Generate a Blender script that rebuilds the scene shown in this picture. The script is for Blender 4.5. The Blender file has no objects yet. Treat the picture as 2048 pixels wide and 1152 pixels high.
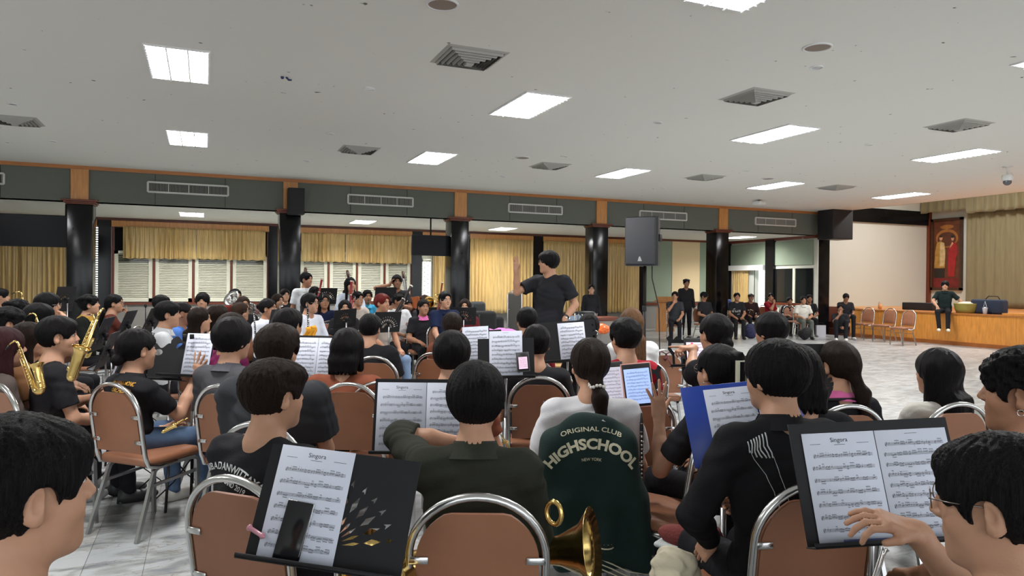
import bpy, bmesh, math, random
import numpy as np
from mathutils import Vector, Matrix, Euler
from mathutils.bvhtree import BVHTree
random.seed(7); RNG = np.random.default_rng(11)
SC = bpy.context.scene
COL = SC.collection
# ------------------------------------------------------------------ camera, world, exposure
F, YAW, PIT, ROL, CZ = 1429.0, 0.40532, -0.00659, 0.008514, 1.56
fw = np.array([math.sin(YAW)*math.cos(PIT), math.cos(YAW)*math.cos(PIT), math.sin(PIT)])
rt0 = np.array([math.cos(YAW), -math.sin(YAW), 0.0]); up0 = np.cross(rt0, fw)
RT = rt0*math.cos(ROL)+up0*math.sin(ROL); UP = -rt0*math.sin(ROL)+up0*math.cos(ROL)
CAM = np.array([0, 0, CZ])
cd = bpy.data.cameras.new('camera'); cam = bpy.data.objects.new('camera', cd); COL.objects.link(cam)
cd.sensor_width = 36; cd.lens = F*36/2048; cd.clip_start = 0.05; cd.clip_end = 200
m = Matrix.Identity(4)
for i in range(3):
    m[i][0] = RT[i]; m[i][1] = UP[i]; m[i][2] = -fw[i]; m[i][3] = CAM[i]
cam.matrix_world = m
SC.camera = cam
wd = bpy.data.worlds.new('world'); SC.world = wd; wd.use_nodes = True
bg = wd.node_tree.nodes['Background']; bg.inputs[0].default_value = (0.92, 0.96, 1.0, 1); bg.inputs[1].default_value = 2.2
SC.view_settings.view_transform = 'Standard'; SC.view_settings.look = 'None'
SC.view_settings.gamma = 1.0; SC.view_settings.use_curve_mapping = False
SC.view_settings.exposure = 0.47
LAMP = 50.0          # emission of the ceiling panels
try:
    SC.cycles.max_bounces = 8; SC.cycles.diffuse_bounces = 4; SC.cycles.caustics_reflective = False; SC.cycles.sample_clamp_indirect = 4
except Exception: pass

def ray(x, y): return fw+RT*(x-1024)/F-UP*(y-576)/F
def PZ(x, y, z): d = ray(x, y); return CAM+d*(z-CZ)/d[2]
def PX(x, y, X): d = ray(x, y); return CAM+d*X/d[0]
def PY(x, y, Y): d = ray(x, y); return CAM+d*Y/d[1]
def PD(x, y, D): return CAM+ray(x, y)*D
# ------------------------------------------------------------------ materials
def S(r, g, b):
    f = lambda c: ((c/255)/12.92 if c/255 <= .04045 else ((c/255+.055)/1.055)**2.4)
    return (f(r), f(g), f(b), 1)
MC = {}
def mat(name, col, rough=.6, metal=0, bump=0, bscale=60, var=0, vscale=8, emit=0, ecol=None, stretch=None, spec=.5, sheen=0, trans=0):
    key = (name, tuple(round(c, 4) for c in col), rough, metal, emit)
    if key in MC: return MC[key]
    M = bpy.data.materials.new(name); M.use_nodes = True; nt = M.node_tree; b = nt.nodes['Principled BSDF']
    b.inputs['Base Color'].default_value = col; b.inputs['Roughness'].default_value = rough; b.inputs['Metallic'].default_value = metal
    b.inputs['Specular IOR Level'].default_value = spec
    if trans: b.inputs['Transmission Weight'].default_value = trans
    if sheen: b.inputs['Sheen Weight'].default_value = sheen
    tc = nt.nodes.new('ShaderNodeTexCoord'); mp = nt.nodes.new('ShaderNodeMapping'); nt.links.new(tc.outputs['Object'], mp.inputs[0])
    if stretch: mp.inputs['Scale'].default_value = stretch
    if var:
        n = nt.nodes.new('ShaderNodeTexNoise'); n.inputs['Scale'].default_value = vscale; n.inputs['Detail'].default_value = 5
        nt.links.new(mp.outputs[0], n.inputs['Vector'])
        r = nt.nodes.new('ShaderNodeValToRGB'); c = col
        r.color_ramp.elements[0].color = (c[0]*(1-var), c[1]*(1-var), c[2]*(1-var), 1); r.color_ramp.elements[0].position = .3
        r.color_ramp.elements[1].color = (min(1, c[0]*(1+var)), min(1, c[1]*(1+var)), min(1, c[2]*(1+var)), 1); r.color_ramp.elements[1].position = .7
        nt.links.new(n.outputs[0], r.inputs[0]); nt.links.new(r.outputs[0], b.inputs['Base Color'])
    if bump:
        n2 = nt.nodes.new('ShaderNodeTexNoise'); n2.inputs['Scale'].default_value = bscale; n2.inputs['Detail'].default_value = 4
        nt.links.new(mp.outputs[0], n2.inputs['Vector'])
        bp = nt.nodes.new('ShaderNodeBump'); bp.inputs['Strength'].default_value = bump; bp.inputs['Distance'].default_value = .01
        nt.links.new(n2.outputs[0], bp.inputs['Height']); nt.links.new(bp.outputs[0], b.inputs['Normal'])
    if emit:
        b.inputs['Emission Color'].default_value = ecol or col; b.inputs['Emission Strength'].default_value = emit
    MC[key] = M; return M
CHROME = mat('chrome', (.62, .62, .62, 1), .22, 1)
STEEL = mat('steel', (.45, .45, .46, 1), .3, 1, var=.15)
BRASS = mat('brass', (.78, .55, .20, 1), .2, 1, var=.12, vscale=20)
SILVER = mat('silver', (.75, .75, .74, 1), .18, 1)
BLACKM = mat('black_metal', (.014, .014, .016, 1), .5, 0, bump=.1, bscale=300, spec=.2)
BLACKP = mat('black_plastic', (.018, .018, .021, 1), .42, 0, bump=.15, bscale=400, spec=.3)
DKCLOTH = mat('dark_cloth', (.02, .02, .024, 1), .85, bump=.3, bscale=80)
VINYL = mat('brown_vinyl', S(146, 98, 72), .42, bump=.06, bscale=250, var=.10, vscale=5)
PAPER = mat('paper', S(206, 211, 226), .7)
INK = mat('ink', (.03, .03, .035, 1), .7)
GREYINK = mat('grey_ink', (.22, .22, .25, 1), .7)
GLASSM = mat('spectacle_metal', (.25, .22, .2, 1), .3, 1)
# ------------------------------------------------------------------ object helpers
def tag(o, label=None, cat=None, group=None, kind=None):
    if label: o['label'] = label
    if cat: o['category'] = cat
    if group: o['group'] = group
    if kind: o['kind'] = kind
    return o
def link(name, me, parent=None, loc=None):
    o = bpy.data.objects.new(name, me); COL.objects.link(o)
    if parent is not None: o.parent = parent
    if loc is not None: o.location = loc
    return o
def empty(name, loc=(0, 0, 0), rz=0, label=None, cat=None, group=None):
    o = link(name, None); o.location = loc; o.rotation_euler = (0, 0, rz); o.empty_display_size = .1
    return tag(o, label, cat, group)
def dup_tree(o, parent=None):
    c = o.copy(); COL.objects.link(c)
    if parent is not None: c.parent = parent
    for ch in list(o.children): dup_tree(ch, c)
    return c
class MB:
    """collects shapes into one mesh"""
    def __init__(s): s.v = []; s.f = []; s.n = 0; s.sm = []
    def add(s, v, f, smooth=False):
        v = np.asarray(v, float).reshape(-1, 3); s.v.append(v)
        for q in f: s.f.append([int(i)+s.n for i in q]); s.sm.append(smooth)
        s.n += len(v); return s
    def box(s, a, b, M=None):
        a = np.minimum(a, b)*1.0 if False else np.array(a, float); b = np.array(b, float)
        lo, hi = np.minimum(a, b), np.maximum(a, b)
        v = np.array([[x, y, z] for x in (lo[0], hi[0]) for y in (lo[1], hi[1]) for z in (lo[2], hi[2])])
        if M is not None: v = np.array([M @ Vector(p) for p in v])
        return s.add(v, [(0, 1, 3, 2), (4, 6, 7, 5), (0, 4, 5, 1), (2, 3, 7, 6), (0, 2, 6, 4), (1, 5, 7, 3)])
    def rbox(s, a, b, r=.01, M=None, seg=3):
        a = np.array(a, float); b = np.array(b, float)
        bm = bmesh.new(); bmesh.ops.create_cube(bm, size=1)
        c = (a+b)/2; d = np.abs(b-a)
        for v in bm.verts: v.co = Vector((v.co.x*d[0], v.co.y*d[1], v.co.z*d[2]))
        bmesh.ops.bevel(bm, geom=bm.edges[:]+bm.verts[:], offset=min(r, d.min()*.49), segments=seg, profile=.5, affect='EDGES')
        bm.verts.index_update()
        v = [Vector(p.co)+Vector(c) for p in bm.verts]
        if M is not None: v = [M @ p for p in v]
        s.add([tuple(p) for p in v], [[q.index for q in f.verts] for f in bm.faces], True); bm.free(); return s
    def tube(s, pts, r, seg=8, closed=False, cap=True, sq=False, flat=1.0):
        P = np.array(pts, float); n = len(P)
        rr = np.broadcast_to(np.array(r, float), (n,)) if np.ndim(r) == 0 else np.array(r, float)
        T = np.zeros_like(P)
        for i in range(n):
            a = P[(i-1) % n] if (closed or i > 0) else P[i]; b = P[(i+1) % n] if (closed or i < n-1) else P[i]
            t = b-a; T[i] = t/(np.linalg.norm(t)+1e-12)
        u = np.cross(T[0], [0, 0, 1.0]);
        if np.linalg.norm(u) < 1e-3: u = np.cross(T[0], [0, 1.0, 0])
        u /= np.linalg.norm(u); V = []
        k = 4 if sq else seg
        for i in range(n):
            u = u-T[i]*np.dot(u, T[i]); u /= np.linalg.norm(u)+1e-12; w = np.cross(T[i], u)
            for j in range(k):
                a = 2*math.pi*(j+.5*sq)/k
                V.append(P[i]+rr[i]*(1.25 if sq else 1)*(math.cos(a)*u+flat*math.sin(a)*w))
        f = []
        for i in range(n-(0 if closed else 1)):
            for j in range(k):
                a = i*k+j; b = i*k+(j+1) % k; c = ((i+1) % n)*k+(j+1) % k; d = ((i+1) % n)*k+j
                f.append((a, b, c, d))
        if cap and not closed:
            f.append(tuple(range(k))[::-1]); f.append(tuple((n-1)*k+j for j in range(k)))
        return s.add(V, f, not sq)
    def lathe(s, prof, a, d, seg=16):
        """prof: (t along axis, radius); a origin; d axis"""
        a = np.array(a, float); d = np.array(d, float); d /= np.linalg.norm(d)
        u = np.cross(d, [0, 0, 1.0])
        if np.linalg.norm(u) < 1e-3: u = np.cross(d, [0, 1.0, 0])
        u /= np.linalg.norm(u); w = np.cross(d, u); V = []
        for t, r in prof:
            for j in range(seg):
                an = 2*math.pi*j/seg; V.append(a+d*t+r*(math.cos(an)*u+math.sin(an)*w))
        f = [(i*seg+j, i*seg+(j+1) % seg, (i+1)*seg+(j+1) % seg, (i+1)*seg+j) for i in range(len(prof)-1) for j in range(seg)]
        return s.add(V, f, True)
    def ball(s, c, r, seg=10, rings=7):
        r = np.broadcast_to(np.array(r, float), (3,)); c = np.array(c, float)
        V = [c+r*np.array([math.sin(math.pi*i/rings)*math.cos(2*math.pi*j/seg), math.sin(math.pi*i/rings)*math.sin(2*math.pi*j/seg), math.cos(math.pi*i/rings)]) for i in range(rings+1) for j in range(seg)]
        f = [(i*seg+j, i*seg+(j+1) % seg, (i+1)*seg+(j+1) % seg, (i+1)*seg+j) for i in range(rings) for j in range(seg)]
        return s.add(V, f, True)
    def quad(s, a, b, c, d): return s.add([a, b, c, d], [(0, 1, 2, 3)])
    def mesh(s, name, m=None, M=None):
        me = bpy.data.meshes.new(name); V = np.concatenate(s.v) if s.v else np.zeros((0, 3))
        if M is not None: V = np.array([M @ Vector(p) for p in V])
        me.from_pydata(V.tolist(), [], s.f); me.polygons.foreach_set('use_smooth', s.sm)
        if m is not None: me.materials.append(m)
        me.update(); return me
    def build(s, name, m=None, parent=None, M=None, **kw):
        o = link(name, s.mesh(name, m, M), parent); return tag(o, **kw)
def poly2d(loops, th, name='plate'):
    """flat plate in XY with holes from closed loops; thickness th -> mesh"""
    cu = bpy.data.curves.new(name, 'CURVE'); cu.dimensions = '2D'; cu.fill_mode = 'BOTH'; cu.extrude = th/2
    for L in loops:
        sp = cu.splines.new('POLY'); sp.points.add(len(L)-1)
        for p, q in zip(sp.points, L): p.co = (q[0], q[1], 0, 1)
        sp.use_cyclic_u = True
    o = bpy.data.objects.new('tmp', cu); COL.objects.link(o)
    me = bpy.data.meshes.new_from_object(o.evaluated_get(bpy.context.evaluated_depsgraph_get()))
    bpy.data.objects.remove(o); bpy.data.curves.remove(cu); me.name = name; return me
_FT = {}
def text_mesh(body, size=1, th=0.0, align='CENTER', bold=0.0, shear=0):
    k = (body, size, th, align, bold, shear)
    cu = bpy.data.curves.new('text', 'FONT'); cu.body = body; cu.size = size; cu.extrude = th; cu.align_x = align; cu.offset = bold; cu.shear = shear
    cu.resolution_u = 3
    o = bpy.data.objects.new('tmp', cu); COL.objects.link(o)
    me = bpy.data.meshes.new_from_object(o.evaluated_get(bpy.context.evaluated_depsgraph_get()))
    bpy.data.objects.remove(o); bpy.data.curves.remove(cu)
    V = np.array([v.co[:] for v in me.vertices]); Fc = [list(p.vertices) for p in me.polygons]
    bpy.data.meshes.remove(me); return V, Fc
def basis(o, x, y):
    """matrix with origin o, x axis and y axis (z = cross)"""
    x = Vector(x).normalized(); y = Vector(y); z = x.cross(y).normalized(); y = z.cross(x)
    M = Matrix.Identity(4)
    for i in range(3): M[i][0] = x[i]; M[i][1] = y[i]; M[i][2] = z[i]; M[i][3] = o[i]
    return M
# ------------------------------------------------------------------ signed distance modelling
def rc(a, b, ra, rb, k=.02): return ['c', np.array(a, float), np.array(b, float), ra, rb, k, 1]
def el(c, r, R=None, k=.02): return ['e', np.array(c, float), np.array(r, float), R, 0, k, 1]
def rb(c, h, r, R=None, k=.02): return ['b', np.array(c, float), np.array(h, float), R, r, k, 1]
def sub(p, k=None): p[6] = -1; p[5] = k if k is not None else p[5]; return p
def xf(prims, M):
    """apply rigid 4x4 to prims"""
    R = np.array(M.to_3x3()); t = np.array(M.translation); sc = M.to_scale()[0]; Rn = R/sc; out = []
    for p in prims:
        q = list(p)
        if p[0] == 'c': q[1] = R@p[1]+t; q[2] = R@p[2]+t; q[3] = p[3]*sc; q[4] = p[4]*sc
        else:
            q[1] = R@p[1]+t; q[2] = p[2]*sc; q[3] = Rn if p[3] is None else Rn@p[3]; q[4] = p[4]*sc
        q[5] = p[5]*sc; out.append(q)
    return out
def pd(p, X):
    if p[0] == 'c':
        a, b = p[1], p[2]; ba = b-a; t = np.clip(((X-a)@ba)/(ba@ba+1e-12), 0, 1)
        return np.linalg.norm(X-a-t[:, None]*ba, axis=1)-(p[3]+t*(p[4]-p[3]))
    q = X-p[1]
    if p[3] is not None: q = q@p[3]
    if p[0] == 'e':
        r = p[2]; k0 = np.linalg.norm(q/r, axis=1); k1 = np.linalg.norm(q/(r*r), axis=1)+1e-9
        return k0*(k0-1)/k1
    d = np.abs(q)-p[2]+p[4]
    return np.linalg.norm(np.maximum(d, 0), axis=1)+np.minimum(d.max(1), 0)-p[4]
def mesh_sdf(prims, vs, post=None, margin=.012, name='body', m=None):
    lo = np.full(3, 1e9); hi = -lo
    for p in prims:
        if p[6] < 0: continue
        if p[0] == 'c':
            r = max(p[3], p[4]); lo = np.minimum(lo, np.minimum(p[1], p[2])-r); hi = np.maximum(hi, np.maximum(p[1], p[2])+r)
        else:
            r = np.linalg.norm(p[2]) if p[0] == 'b' else max(p[2]); lo = np.minimum(lo, p[1]-r); hi = np.maximum(hi, p[1]+r)
    B = 6; bs = B*vs; lo = lo-bs-margin; nb = np.ceil((hi+bs+margin-lo)/bs).astype(int)
    g = np.stack(np.meshgrid(*[np.arange(n) for n in nb], indexing='ij'), -1).reshape(-1, 3)
    cen = lo+(g+.5)*bs; br = bs*.87
    D = np.stack([pd(p, cen) for p in prims], 1); sg = np.array([p[6] for p in prims])
    dm = D[:, sg > 0].min(1)
    keep = (dm < br*1.15+margin+.01) & (dm > -br*2.2-margin-.05)
    g = g[keep]; D = D[keep]; dm = dm[keep]; N = len(g)
    o = np.arange(B+1); off = np.stack(np.meshgrid(o, o, o, indexing='ij'), -1).reshape(-1, 3)
    K = len(off)
    P = (lo+(g[:, None, :]*B+off[None])*vs)
    val = np.full((N, K), 1.0)
    for i, p in enumerate(prims):
        if p[6] < 0: continue
        act = D[:, i] < dm+2.2*br+p[5]*2
        if not act.any(): continue
        d = pd(p, P[act].reshape(-1, 3)).reshape(-1, K); v = val[act]; k = max(p[5], 1e-5)
        h = np.maximum(k-np.abs(v-d), 0)/k
        val[act] = np.minimum(v, d)-h*h*k*.25
    for i, p in enumerate(prims):
        if p[6] > 0: continue
        act = D[:, i] < 1.3*br+p[5]*2+.02
        if not act.any(): continue
        d = -pd(p, P[act].reshape(-1, 3)).reshape(-1, K); v = val[act]; k = max(p[5], 1e-5)
        h = np.maximum(k-np.abs(v-d), 0)/k
        val[act] = np.maximum(v, d)+h*h*k*.25
    if post is not None: val = post(P.reshape(-1, 3), val.reshape(-1)).reshape(N, K)
    val = val.reshape(N, B+1, B+1, B+1)
    c8 = [val[:, i:i+B, j:j+B, k:k+B] for i in (0, 1) for j in (0, 1) for k in (0, 1)]
    C = np.stack(c8, -1); neg = (C < 0).sum(-1); mix = (neg > 0) & (neg < 8)
    bi, ci, cj, ck = np.nonzero(mix)
    if len(bi) == 0: return None
    V8 = C[bi, ci, cj, ck]; cell = g[bi]*B+np.stack([ci, cj, ck], -1)
    cor = np.array([[i, j, k] for i in (0, 1) for j in (0, 1) for k in (0, 1)], float)
    acc = np.zeros((len(bi), 3)); cnt = np.zeros(len(bi))
    for a in range(8):
        for b in range(a+1, 8):
            if np.abs(cor[a]-cor[b]).sum() != 1: continue
            va, vb = V8[:, a], V8[:, b]; x = (va < 0) != (vb < 0); t = np.where(x, va/np.where(x, va-vb, 1), 0)
            acc += np.where(x[:, None], cor[a]+t[:, None]*(cor[b]-cor[a]), 0); cnt += x
    verts = lo+(cell+acc/cnt[:, None])*vs
    dim = nb*B+2; key = (cell[:, 0]*dim[1]+cell[:, 1])*dim[2]+cell[:, 2]
    order = np.argsort(key); ks = key[order]
    strd = [dim[1]*dim[2], dim[2], 1]; quads = []
    axc = [4, 2, 1]
    for ax in range(3):
        u, v = (ax+1) % 3, (ax+2) % 3; a0 = V8[:, 0] < 0; a1 = V8[:, axc[ax]] < 0
        e = np.nonzero(a0 != a1)[0]; k0 = key[e]
        ids = [e]; ok = np.ones(len(e), bool)
        for kk in (k0-strd[u], k0-strd[u]-strd[v], k0-strd[v]):
            pos = np.searchsorted(ks, kk); pos = np.minimum(pos, len(ks)-1); ok &= ks[pos] == kk; ids.append(order[pos])
        q = np.stack(ids, 1)[ok]; fl = a0[e][ok]
        q = np.where(fl[:, None], q, q[:, ::-1]); quads.append(q)
    Q = np.concatenate(quads)
    me = bpy.data.meshes.new(name); me.vertices.add(len(verts)); me.vertices.foreach_set('co', verts.astype(np.float32).ravel())
    me.loops.add(Q.size); me.loops.foreach_set('vertex_index', Q.astype(np.int32).ravel())
    me.polygons.add(len(Q)); me.polygons.foreach_set('loop_start', np.arange(0, Q.size, 4, dtype=np.int32))
    try: me.polygons.foreach_set('loop_total', np.full(len(Q), 4, np.int32))
    except Exception: pass
    me.update(calc_edges=True); me.polygons.foreach_set('use_smooth', np.ones(len(Q), bool))
    if m is not None: me.materials.append(m)
    return me
# ------------------------------------------------------------------ people
SKINS = [S(182, 138, 112), S(166, 120, 94), S(192, 150, 126), S(140, 98, 74)]
def skin_mat(i): return mat('skin', SKINS[i], .5, bump=.06, bscale=180, var=.06, vscale=25, spec=.35)
def hair_mat(c=(.011, .010, .011, 1)):
    return mat('hair', tuple(q*.75 for q in c[:3])+(1,), .36, bump=.65, bscale=12, stretch=(60, 60, 3.0), var=.45, vscale=5, spec=.06)
def cloth(c, sc=220): return mat('fabric', c, .82, bump=.25, bscale=sc, var=.08, vscale=10, sheen=.0, spec=.1)
MOUTH = mat('lips', S(150, 82, 76), .5); MOUTHD = mat('open_mouth', (.05, .012, .012, 1), .6)
EYEW = mat('eye_white', (.75, .73, .7, 1), .3); EYED = mat('eye_dark', (.012, .008, .006, 1), .2)
def N3(v): v = np.array(v, float); return v/(np.linalg.norm(v)+1e-12)
def head_prims(fat=1.0):
    p = [el((0, -.012, .030), (.076, .098, .088)), el((0, .022, -.018), (.064*fat, .066, .092), k=.03),
         el((0, .040, -.062), (.046*fat, .044, .046), k=.035), el((0, .070, -.093), (.020, .017, .016), k=.03),
         el((.040*fat, .050, -.022), (.026, .030, .030), k=.02), el((-.040*fat, .050, -.022), (.026, .030, .030), k=.02),
         el((0, .070, .046), (.052, .016, .018), k=.02),
         sub(el((.031, .100, .018), (.020, .017, .012)), .014), sub(el((-.031, .100, .018), (.020, .017, .012)), .014),
         rc((0, .082, .026), (0, .104, -.012), .008, .0105, .012), el((.011, .095, -.018), (.009, .009, .007), k=.006), el((-.011, .095, -.018), (.009, .009, .007), k=.006),
         el((0, .082, -.046), (.024, .012, .007), k=.006), el((0, .078, -.057), (.020, .012, .007), k=.006)]
    for s in (1, -1):
        R = np.array(Euler((math.radians(-10), 0, math.radians(s*-22))).to_matrix())
        p += [el((s*.080, -.008, .004), (.009, .020, .034), R, k=.008), el((s*.078, -.002, -.022), (.008, .011, .014), R, k=.008),
              sub(el((s*.090, .000, .006), (.008, .010, .019), R), .006)]
    return p
EYES = (.031, .0845, .018)
def hair_prims(style, vol=1.0):
    v = .012*vol; s = style
    if s == 'buzz': v = .005
    C = lambda g, dz=0, dy=0: el((0, -.014+dy, .034+dz), (.078+g, .100+g, .089+g))
    p = [C(v+.006, .002)]
    if s in ('bowl', 'fluffy', 'curly'): p = [C(v+.012, .004)]
    if s in ('fluffy', 'curly'):
        for i in range(9 if s == 'curly' else 0):
            a = i*2.4; r = .055+.02*(i % 3)
            p.append(el((r*math.cos(a), -.02+r*1.1*math.sin(a), .085+.012*(i % 2)), (.035, .035, .03), k=.02))
        for i in range(5): p.append(el((-.05+.025*i, .07, .078-.004*abs(i-2)), (.022, .03, .022), k=.015))
    if s == 'fluffy': p += [el((.02, .035, .088), (.060, .060, .034), k=.03), el((-.035, .0, .085), (.05, .07, .034), k=.03), el((.0, -.06, .06), (.072, .055, .055), k=.03)]
    if s in ('short', 'bowl', 'part'): p.append(el((.012, .055, .078), (.055, .042, .030), k=.03))
    if s in ('long', 'bob', 'halfpony'):
        L = .34 if s != 'bob' else .175
        p.append(rb((0, -.060, .03-L*.25), (.084, .052, L*.25+.03), .045, k=.03))
        p.append(rb((0, -.085 if s == 'bob' else -.118, .03-L*.72), (.088, .045, L*.30+.02), .04, k=.04))
        for q in (1, -1): p.append(rc((q*.068, -.008, .05), (q*.078, .000, .04-L*.85), .026, .024, .03))
    if s in ('pony', 'lowpony', 'halfpony'):
        z0 = .045 if s == 'pony' else -.055
        a = (0, -.118, z0); b = (.012, -.160 if s == 'pony' else -.150, z0-.07); c = (.018, -.185, z0-.30)
        p += [rc(a, b, .022, .034, .012), rc(b, c, .034, .014, .03)]
        if s == 'lowpony': p.append(rc((0, -.09, .0), a, .05, .026, .03))
    if s == 'bun': p += [el((0, -.128, .035), (.038, .036, .038), k=.012)]
    if s == 'lowbun': p += [el((0, -.118, -.045), (.042, .034, .034), k=.012), rc((0, -.08, .0), (0, -.11, -.04), .05, .03, .02)]
    if s == 'twist': p += [rc((0, -.105, -.05), (0, -.115, .075), .036, .040, .02), rc((0, -.11, .08), (0, -.15, .11), .03, .006, .02)]
    # face opening
    fr = {'short': .088, 'fluffy': .072, 'curly': .078, 'bowl': .062, 'buzz': .104, 'part': .100}.get(s, .098)
    p.append(sub(el((0, .135, fr-.110), (.066 if s not in ('long', 'bob') else .060, .085, .112)), .006))
    if s in ('pony', 'bun', 'lowpony', 'lowbun', 'twist'): p.append(sub(el((0, .10, -.05), (.10, .085, .10)), .01))
    return p
def hair_post(style, Mi, freq):
    ears = style in ('short', 'fluffy', 'curly', 'buzz', 'part', 'pony', 'bun', 'lowpony', 'lowbun', 'twist')
    Ri = np.array(Mi.to_3x3()); ti = np.array(Mi.translation)
    def post(P, d):
        q = P@Ri.T+ti; x, y, z = q[:, 0], q[:, 1], q[:, 2]
        ph = np.arctan2(x, y+.03)
        am = .0015 if style != 'buzz' else .0006
        if style in ('curly', 'fluffy'): d = d+(.0042 if style == 'curly' else .0016)*np.sin(95*x+4*np.sin(60*z))*np.sin(90*y+3*np.sin(70*x))*np.clip((z-.0)*30, 0, 1)
        d = d+am*np.sin(ph*freq+5*np.sin(ph*5)+2.5*np.sin(z*28))+am*.6*np.sin(ph*freq*.37+40*z)
        if style in ('long', 'bob', 'halfpony'):
            d = np.maximum(d, -(z+(.30 if style != 'bob' else .130)+.012*np.sin(ph*23)))
            if style == 'halfpony': d = np.where(z < -.5, 1, d)
            d = np.where((y > .055) & (z < .0), np.maximum(d, (y-.055)), d)
        else:
            lim = {'bowl': -.042, 'buzz': -.012, 'part': -.034}.get(style, -.030)
            cut = (lim+.62*np.clip(y, -.2, .3)+.008*np.sin(ph*17)) - z
            if style in ('pony', 'bun', 'lowpony', 'lowbun', 'twist'): cut = (-.018+.75*y) - z; cut = np.where(y < -.085, -.05, cut)
            d = np.maximum(d, cut)
        if ears:
            e = np.linalg.norm((q*np.array([1, 1, 1])-np.array([0, .004, -.002]))/np.array([.5, .026, .034]), axis=1)-1
            d = np.where(np.abs(x) > .05, np.maximum(d, -e*.026), d)
        return d
    return post
def hand_prims(W, f, n, right, pose='relax', sc=1.0):
    W = np.array(W, float); f = N3(f); n = N3(np.array(n, float)-f*np.dot(n, f)); t = np.cross(f, n) if right else np.cross(n, f)
    R = np.stack([t, f, n], 1); s = sc
    P = [rb(W+f*.048*s, np.array([.039, .047, .0135])*s, .013*s, R, .01*s), rc(W-f*.01, W+f*.02*s, .026*s, .024*s, .02)]
    curl = {'relax': .55, 'spread': .08, 'fist': 1.45, 'point': 1.5, 'pinch': .95, 'hold': 1.15, 'flat': .15, 'cup': .8}[pose]
    spr = {'spread': .26, 'relax': .05, 'flat': .06}.get(pose, .03)
    for i, L in enumerate((.072, .080, .075, .060)):
        L *= s; c = curl*(.8+.12*i); a = spr*(1.3-i)
        if pose == 'point' and i == 0: c = .05
        if pose == 'pinch': c = (1.0, .85, .6, .45)[i]
        b = W+f*(.090-.004*abs(i-1))*s+t*(.029-.0195*i)*s
        g = f*math.cos(a)+t*math.sin(a)
        d1 = g*math.cos(c*.55)+n*math.sin(c*.55); d2 = g*math.cos(c*1.25)+n*math.sin(c*1.25); d3 = g*math.cos(c*1.7)+n*math.sin(c*1.7)
        q1 = b+d1*L*.48; q2 = q1+d2*L*.33; q3 = q2+d3*L*.26
        P += [rc(b-g*.02*s, q1, .0092*s, .0083*s, .004), rc(q1, q2, .0084*s, .0076*s, .003), rc(q2, q3, .0076*s, .0066*s, .003)]
    th = .9 if pose in ('spread', 'flat', 'relax') else .45
    b = W+f*.026*s+t*.026*s; d1 = N3(t*th+f*.75+n*.35); q1 = b+d1*.042*s
    d2 = N3(t*th*(.8 if pose == 'spread' else .25)+f*.85+n*(.1 if pose == 'spread' else .5)); q2 = q1+d2*.032*s
    P += [rc(b, q1, .0135*s, .0105*s, .012), rc(q1, q2, .0105*s, .0082*s, .004)]
    return P
def ik(Sh, W, L1, L2, hint):
    Sh = np.array(Sh, float); W = np.array(W, float); D = W-Sh; d = np.linalg.norm(D); dm = (L1+L2)*.985
    if d > dm: W = Sh+D/d*dm; D = W-Sh; d = dm
    a = (L1*L1-L2*L2+d*d)/(2*d); h = math.sqrt(max(L1*L1-a*a, 0)); u = D/d
    hn = np.array(hint, float); hn = hn-u*np.dot(hn, u); hn = N3(hn)
    return Sh+u*a+hn*h, W
CHAIR_PROTO = None
HEADS = {}
CONDUCT = PD(1095, 560, 8.2)
def lod(d): return .0042 if d < 2.9 else .0055 if d < 4 else .007 if d < 6 else .0085 if d < 9 else .0105 if d < 14 else .0135
def wrinkle(am, seed):
    a = 6.28*((seed*.37) % 1)
    def post(P, d):
        x, y, z = P[:, 0], P[:, 1], P[:, 2]
        w = np.sin(17*z+11*x+6*np.sin(9*y+a)+a)*.5+np.sin(31*x-23*y+8*np.sin(13*z+a))*.35+np.sin(60*z+25*x+9*np.sin(21*y+a))*.18
        return d+am*w
    return post
SKIP_LEGS = False
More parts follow.
